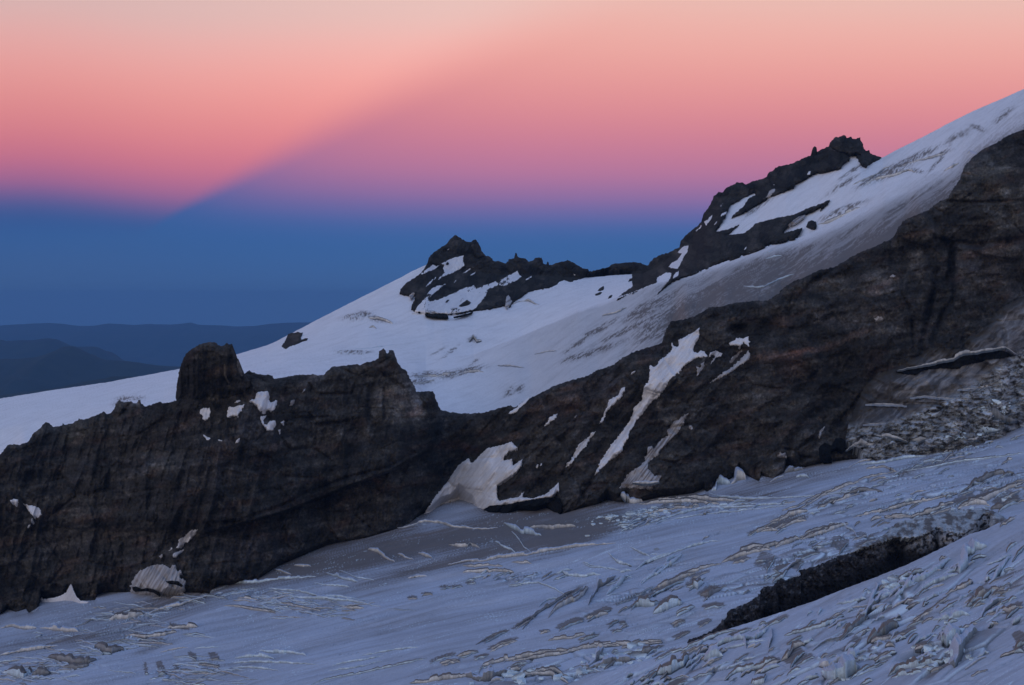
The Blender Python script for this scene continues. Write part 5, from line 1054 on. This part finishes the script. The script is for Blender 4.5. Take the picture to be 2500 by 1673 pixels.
# small repeated ledges, three kinds of place, each kind sharing one true description
def lip_under(cu, cv_, ru, rv, an, base, sd):
    r = random.Random(sd); t = math.radians(an); m = 7
    pts = np.array([[cu + (j / (m - 1) - .5) * 2 * ru * math.cos(t) + rv * math.sin(t) * .7 + 1, cv_ - (j / (m - 1) - .5) * 2 * ru * math.sin(t) + rv * math.cos(t) * .9 + r.uniform(1.5, 3.5) + r.gauss(0, .8)] for j in range(m)])
    return pts, r.uniform(.18, .34) * rv + r.uniform(1.8, 4.0), (ICE if r.random() < .6 else LIP) * r.uniform(.6, .95)
def scatter(n, zl, base, ang, sd, label, group, lenr=(14, 46), hr=(2.0, 5.0), pb=0.6, ok=None, join=None):
    r = random.Random(sd); k = 0
    while k < n:
        cu, cv_, ru, rv, an = r.choice(zl)
        t = math.radians(an); a = r.gauss(0, .6) * ru; b = r.gauss(0, .6) * rv
        u = cu + a * math.cos(t) - b * math.sin(t); v = cv_ - a * math.sin(t) - b * math.cos(t)
        if not (-40 < u < 2540 and v < 1700) or not ok(u, v): continue
        ln_ = r.uniform(*lenr); aa = math.radians(ang + r.gauss(0, 9)); m = 6
        pts = np.array([[u + (j / (m - 1) - .5) * ln_ * math.cos(aa), v - (j / (m - 1) - .5) * ln_ * math.sin(aa) + r.gauss(0, .9)] for j in range(m)])
        br = r.random() < pb
        wc = ICE * r.uniform(.75, 1.0) if r.random() < .68 else LIP * r.uniform(.55, .85)
        o = ledge(pts, r.uniform(*hr), label, group, BR * r.uniform(.8, 1.2) if br else None, base, wc, sd + k * 5, cat_='ice ledge'); k += 1
        if join is not None: join.append(o)
def merge(objs, name):
    V = []; Q = []; Cc = []; n0 = 0
    for o in objs:
        me = o.data; n = len(me.vertices); co = np.empty(n * 3, np.float32); me.vertices.foreach_get('co', co); V.append(co.reshape(-1, 3) + np.array(o.location))
        lv = np.empty(len(me.loops), np.int32); me.loops.foreach_get('vertex_index', lv); Q.append(lv.reshape(-1, 4) + n0)
        c = np.empty(n * 4, np.float32); me.color_attributes['col'].data.foreach_get('color', c); Cc.append(c.reshape(-1, 4)[:, :3]); n0 += n
        bpy.data.objects.remove(o); bpy.data.meshes.remove(me)
    return tag(link(name, np.concatenate(V), np.concatenate(Q), M_ice, np.concatenate(Cc)), 'countless small broken ice lips strewn over the glacier', 'ice rubble', kind='stuff')
f_cr = cv(cr)
okl = lambda u, v: v > f_gl_top(u) + 8 and (u < 1660 or v < f_oct(u) - 8 or u > 2440) and v < f_cr(u) - 6 if u > 1180 else v > f_gl_top(u) + 8
okn = lambda u, v: u > 1430 and v > f_cr(u) + 14
def stains(pl, base, label, group, sd, ok, limit=999):
    for i, (cu, cv_, ru, rv, an, k) in enumerate(pl[:limit]):
        if not (-20 < cu < 2520 and cv_ < 1690): continue
        pts, H, wc = lip_under(cu, cv_, ru, rv, an, base, sd + i)
        ledge(pts, H, label, group, BR, base, wc, sd + i * 3, cat_='ice ledge')
stains([p for p in patches_d if p[0] > 900], Yg, 'brown-topped ice block with a pale front among many on the middle glacier', 'brown-topped ice blocks on the middle glacier', 8000, okl)
stains([p for p in patches_d if p[0] <= 900][-8:], Yg, 'brown-topped ice block with a pale front on the left glacier', 'brown-topped ice blocks on the left glacier', 8400, okl)
stains(near_d, Yn, 'brown-topped ice block with a pale front on the near glacier below the black rock wall', 'brown-topped ice blocks on the near glacier', 8800, okn)
zm = [z for z in zones if z[0] > 1000]; zl_ = [z for z in zones if z[0] < 1000]
rest = []
for cnt, J in ((1, None), (0, rest)):
    scatter(26 if cnt else 170, zm, Yg, 18, 5000 + cnt, 'small broken ice ledge among many on the middle glacier', 'small ice ledges on the middle glacier', ok=okl, join=J)
    scatter(14 if cnt else 210, zl_, Yg, -2, 6000 + cnt, 'small broken ice ledge among many on the left glacier', 'small ice ledges on the left glacier', (16, 90), (1.0, 2.8), .3, okl, J)
    scatter(24 if cnt else 190, near_z, Yn, 26, 7000 + cnt, 'small broken ice ledge among many on the near glacier below the black rock wall', 'small ice ledges on the near glacier', (14, 60), (2.5, 7), .5, okn, J)
merge(rest, 'ice_rubble')

# ------------------------------------------------------------------ seracs: tumbled blocks
import bmesh
def block_mesh(seed):
    r = random.Random(seed); bm = bmesh.new()
    pts = []
    for i in range(16):
        v = [r.uniform(-1, 1) for _ in range(3)]
        m = max(abs(c) for c in v); v = [c / m * r.uniform(.75, 1) for c in v]
        pts.append(bm.verts.new((v[0], v[1] * .8, v[2] * .7 + .35)))
    res = bmesh.ops.convex_hull(bm, input=pts)
    bmesh.ops.delete(bm, geom=[g for g in res['geom_interior'] if isinstance(g, bmesh.types.BMVert)], context='VERTS')
    bmesh.ops.bevel(bm, geom=bm.edges[:], offset=0.07, segments=1, affect='EDGES')
    bmesh.ops.subdivide_edges(bm, edges=bm.edges[:], cuts=1)
    for v in bm.verts: v.co += v.co.normalized() * r.uniform(-.05, .05)
    me = bpy.data.meshes.new('ice_block'); bm.to_mesh(me)
    ca = me.color_attributes.new('col', 'FLOAT_COLOR', 'POINT')
    for i, v in enumerate(bm.verts):
        up = max(0, min(1, (v.co.z - .55) * 4)); dirty = r.random() * 0.3 + (0.5 if seed % 3 else 0.0)
        c = ICE * (1 - up * dirty) + DIRT * up * dirty; c = c * r.uniform(.85, 1.05)
        ca.data[i].color = (*c, 1)
    bm.free(); me.materials.append(M_ice); return me
bmeshes = [block_mesh(s) for s in range(12)]
def seracs(n, zl, base, sd, label, group, size=(1.6, 4.5), ok=None):
    r = random.Random(sd); k = 0
    while k < n:
        cu, cv_, ru, rv, an = r.choice(zl); t = math.radians(an); a = r.gauss(0, .5) * ru; b = r.gauss(0, .5) * rv
        u = cu + a * math.cos(t) - b * math.sin(t); v = cv_ - a * math.sin(t) - b * math.cos(t)
        if not (-30 < u < 2530 and v < 1690) or not ok(u, v): continue
        Yd = float(base(np.array([u]), np.array([v]))[0]); w = world_pt(np.array([u]), np.array([v]), Yd)[0]
        o = bpy.data.objects.new('ice_block', r.choice(bmeshes)); sc.collection.objects.link(o)
        s = r.uniform(*size) * (0.6 + r.random() * .6)
        o.location = (w[0], w[1], w[2] - .2 * s); o.scale = (s * r.uniform(.9, 1.7), s, s * r.uniform(.6, 1.0)); o.rotation_euler = (r.gauss(0, .15), r.gauss(0, .15), r.uniform(0, 6.28))
        tag(o, label, 'ice block', group); k += 1
seracs(70, [(1530, 1262, 48, 18, 20), (1600, 1250, 50, 12, 10), (1480, 1270, 40, 16, 30)], Yg, 11, 'small tumbled ice block in the rubble pile below the dirty chute', 'ice blocks in the rubble below the dirty chute', (.9, 2.6), ok=lambda u, v: v > f_gl_top(u))
seracs(60, [(1250, 1655, 130, 20, 6), (1450, 1640, 130, 26, 14), (1540, 1600, 90, 18, 12)], Yg, 12, 'tumbled ice block in the serac belt along the bottom edge', 'ice blocks in the bottom serac belt', (1.0, 3.2), ok=lambda u, v: v < f_cr(u) - 4)
seracs(60, [(2330, 1570, 60, 60, 30), (2280, 1610, 60, 30, 20), (2200, 1420, 60, 14, 26), (2060, 1630, 80, 24, 20)], Yn, 13, 'tumbled blue ice block in the collapse at lower right', 'ice blocks in the lower right collapse', (1.0, 2.8), ok=okn)
seracs(40, [(2400, 1230, 70, 20, 20), (2440, 1010, 40, 34, 20), (2360, 1060, 50, 16, 18)], lambda u, v: np.where(v < f_gl_top(u), Yhg(u, v) + 1, Yg(u, v)), 14, 'tumbled ice block in the icefall at the right edge', 'ice blocks in the right icefall', (1.0, 3.0), ok=lambda u, v: True)

# ------------------------------------------------------------------ far country
def hill_range(crest, D, seed, depth, amp, drop):
    u0, u1 = -500, 3000
    u = np.arange(u0, u1, 6.0); v = np.interp(u, crest[:, 0], crest[:, 1]) + 1.0 * fbm(u / 40, u * 0, 4, seed)
    sx, sz = ray(u, v)
    rows = []; cols = []
    nr = 46
    for j in range(-14, nr):
        t = j / nr
        y = D - depth * t
        z = CAMZ + sz * D - (abs(t) ** 1.15) * drop
        x = sx * D
        nz = amp * ridged(x / (depth * .22), np.full_like(x, y) / (depth * .3), 4, seed + 5) * min(1, abs(t) * 3)
        rows.append(np.stack([x, np.full_like(x, y), np.maximum(z + nz, -5)], 1))
        cols.append(np.tile(np.array([0.035, 0.045, 0.035]), (len(u), 1)) * (1 + .25 * fbm(x / 900, np.full_like(x, y) / 900, 3, seed + 9))[:, None])
    n = len(u); V = np.concatenate(rows); Cc = np.concatenate(cols); R = len(rows)
    i = np.arange(n - 1)
    q = np.concatenate([np.stack([k * n + i, (k + 1) * n + i, (k + 1) * n + i + 1, k * n + i + 1], 1) for k in range(R - 1)])
    return tag(link('hills', V, q, M_hill, Cc), kind='structure')
hA = cat(K('s', '-500,800 -100,797'), K('g', '0,318 200,305 400,297 520,305 650,322 780,318 880,302 1000,305 1100,315 1220,305 1400,312 1500,300 1560,293 1620,310 1800,318 1950,325 2080,322 2200,305 2343,295'), K('s', '760,787 900,800 1200,790 1800,800 3000,800'))
hB = cat(K('s', '-500,850 -100,820'), K('g', '0,432 50,445 130,440 260,438 340,428 400,422 460,430 500,450 560,485 640,492 760,490 800,497 840,520 900,560 950,590 1000,615'), K('s', '360,905 500,930 3000,950'))
hC = cat(K('s', '-500,890 -100,878'), K('g', '0,590 150,590 300,575 400,545 480,510 510,492 550,487 600,492 680,530 760,570 850,598 1000,605 1150,622 1280,645 1440,652'), K('s', '600,905 800,915 3000,930'))
hD = cat(K('s', '-500,975 0,965 150,945'), K('g', '700,775 860,750 920,733 1050,733 1150,745'), K('s', '450,940 700,950 3000,960'))
hill_range(hA, 62000, 1, 16000, 160, 1800)
hill_range(hB, 34000, 2, 7000, 120, 1200)
hill_range(hC, 24000, 3, 6000, 90, 1100)
hill_range(hD, 17000, 4, 4000, 50, 900)
g = 80000.0
gx = np.linspace(-g, g, 60); gy = np.linspace(-8000, 75000, 60); GX, GY = np.meshgrid(gx, gy)
V = np.stack([GX.ravel(), GY.ravel(), 0 * GX.ravel()], 1); i, j = np.meshgrid(np.arange(59), np.arange(59)); a = (j * 60 + i).ravel()
tag(link('ground', V, np.stack([a, a + 1, a + 61, a + 60], 1), M_hill, np.tile([0.035, 0.045, 0.035], (len(V), 1))), kind='structure')

# ------------------------------------------------------------------ air
hz = bpy.data.meshes.new('haze')
x0, x1, y0, y1, z0, z1 = -81000, 81000, -8100, 76000, -10.0, CAMZ + 345
vs_ = [(x, y, z) for z in (z0, z1) for y in (y0, y1) for x in (x0, x1)]
hz.from_pydata(vs_, [], [(0, 2, 3, 1), (4, 5, 7, 6), (0, 1, 5, 4), (2, 6, 7, 3), (0, 4, 6, 2), (1, 3, 7, 5)])
ho = bpy.data.objects.new('haze', hz); sc.collection.objects.link(ho); tag(ho, kind='stuff')
hm_ = bpy.data.materials.new('haze_air'); hm_.use_nodes = True
hn = hm_.node_tree.nodes; hl = hm_.node_tree.links
hn.remove(hn['Principled BSDF'])
pv = hn.new('ShaderNodeVolumePrincipled'); pv.inputs['Color'].default_value = (0.18, 0.46, 0.95, 1); pv.inputs['Density'].default_value = 1.7e-5
pv.inputs['Anisotropy'].default_value = 0.0
hl.new(pv.outputs[0], hn['Material Output'].inputs['Volume']); hz.materials.append(hm_)
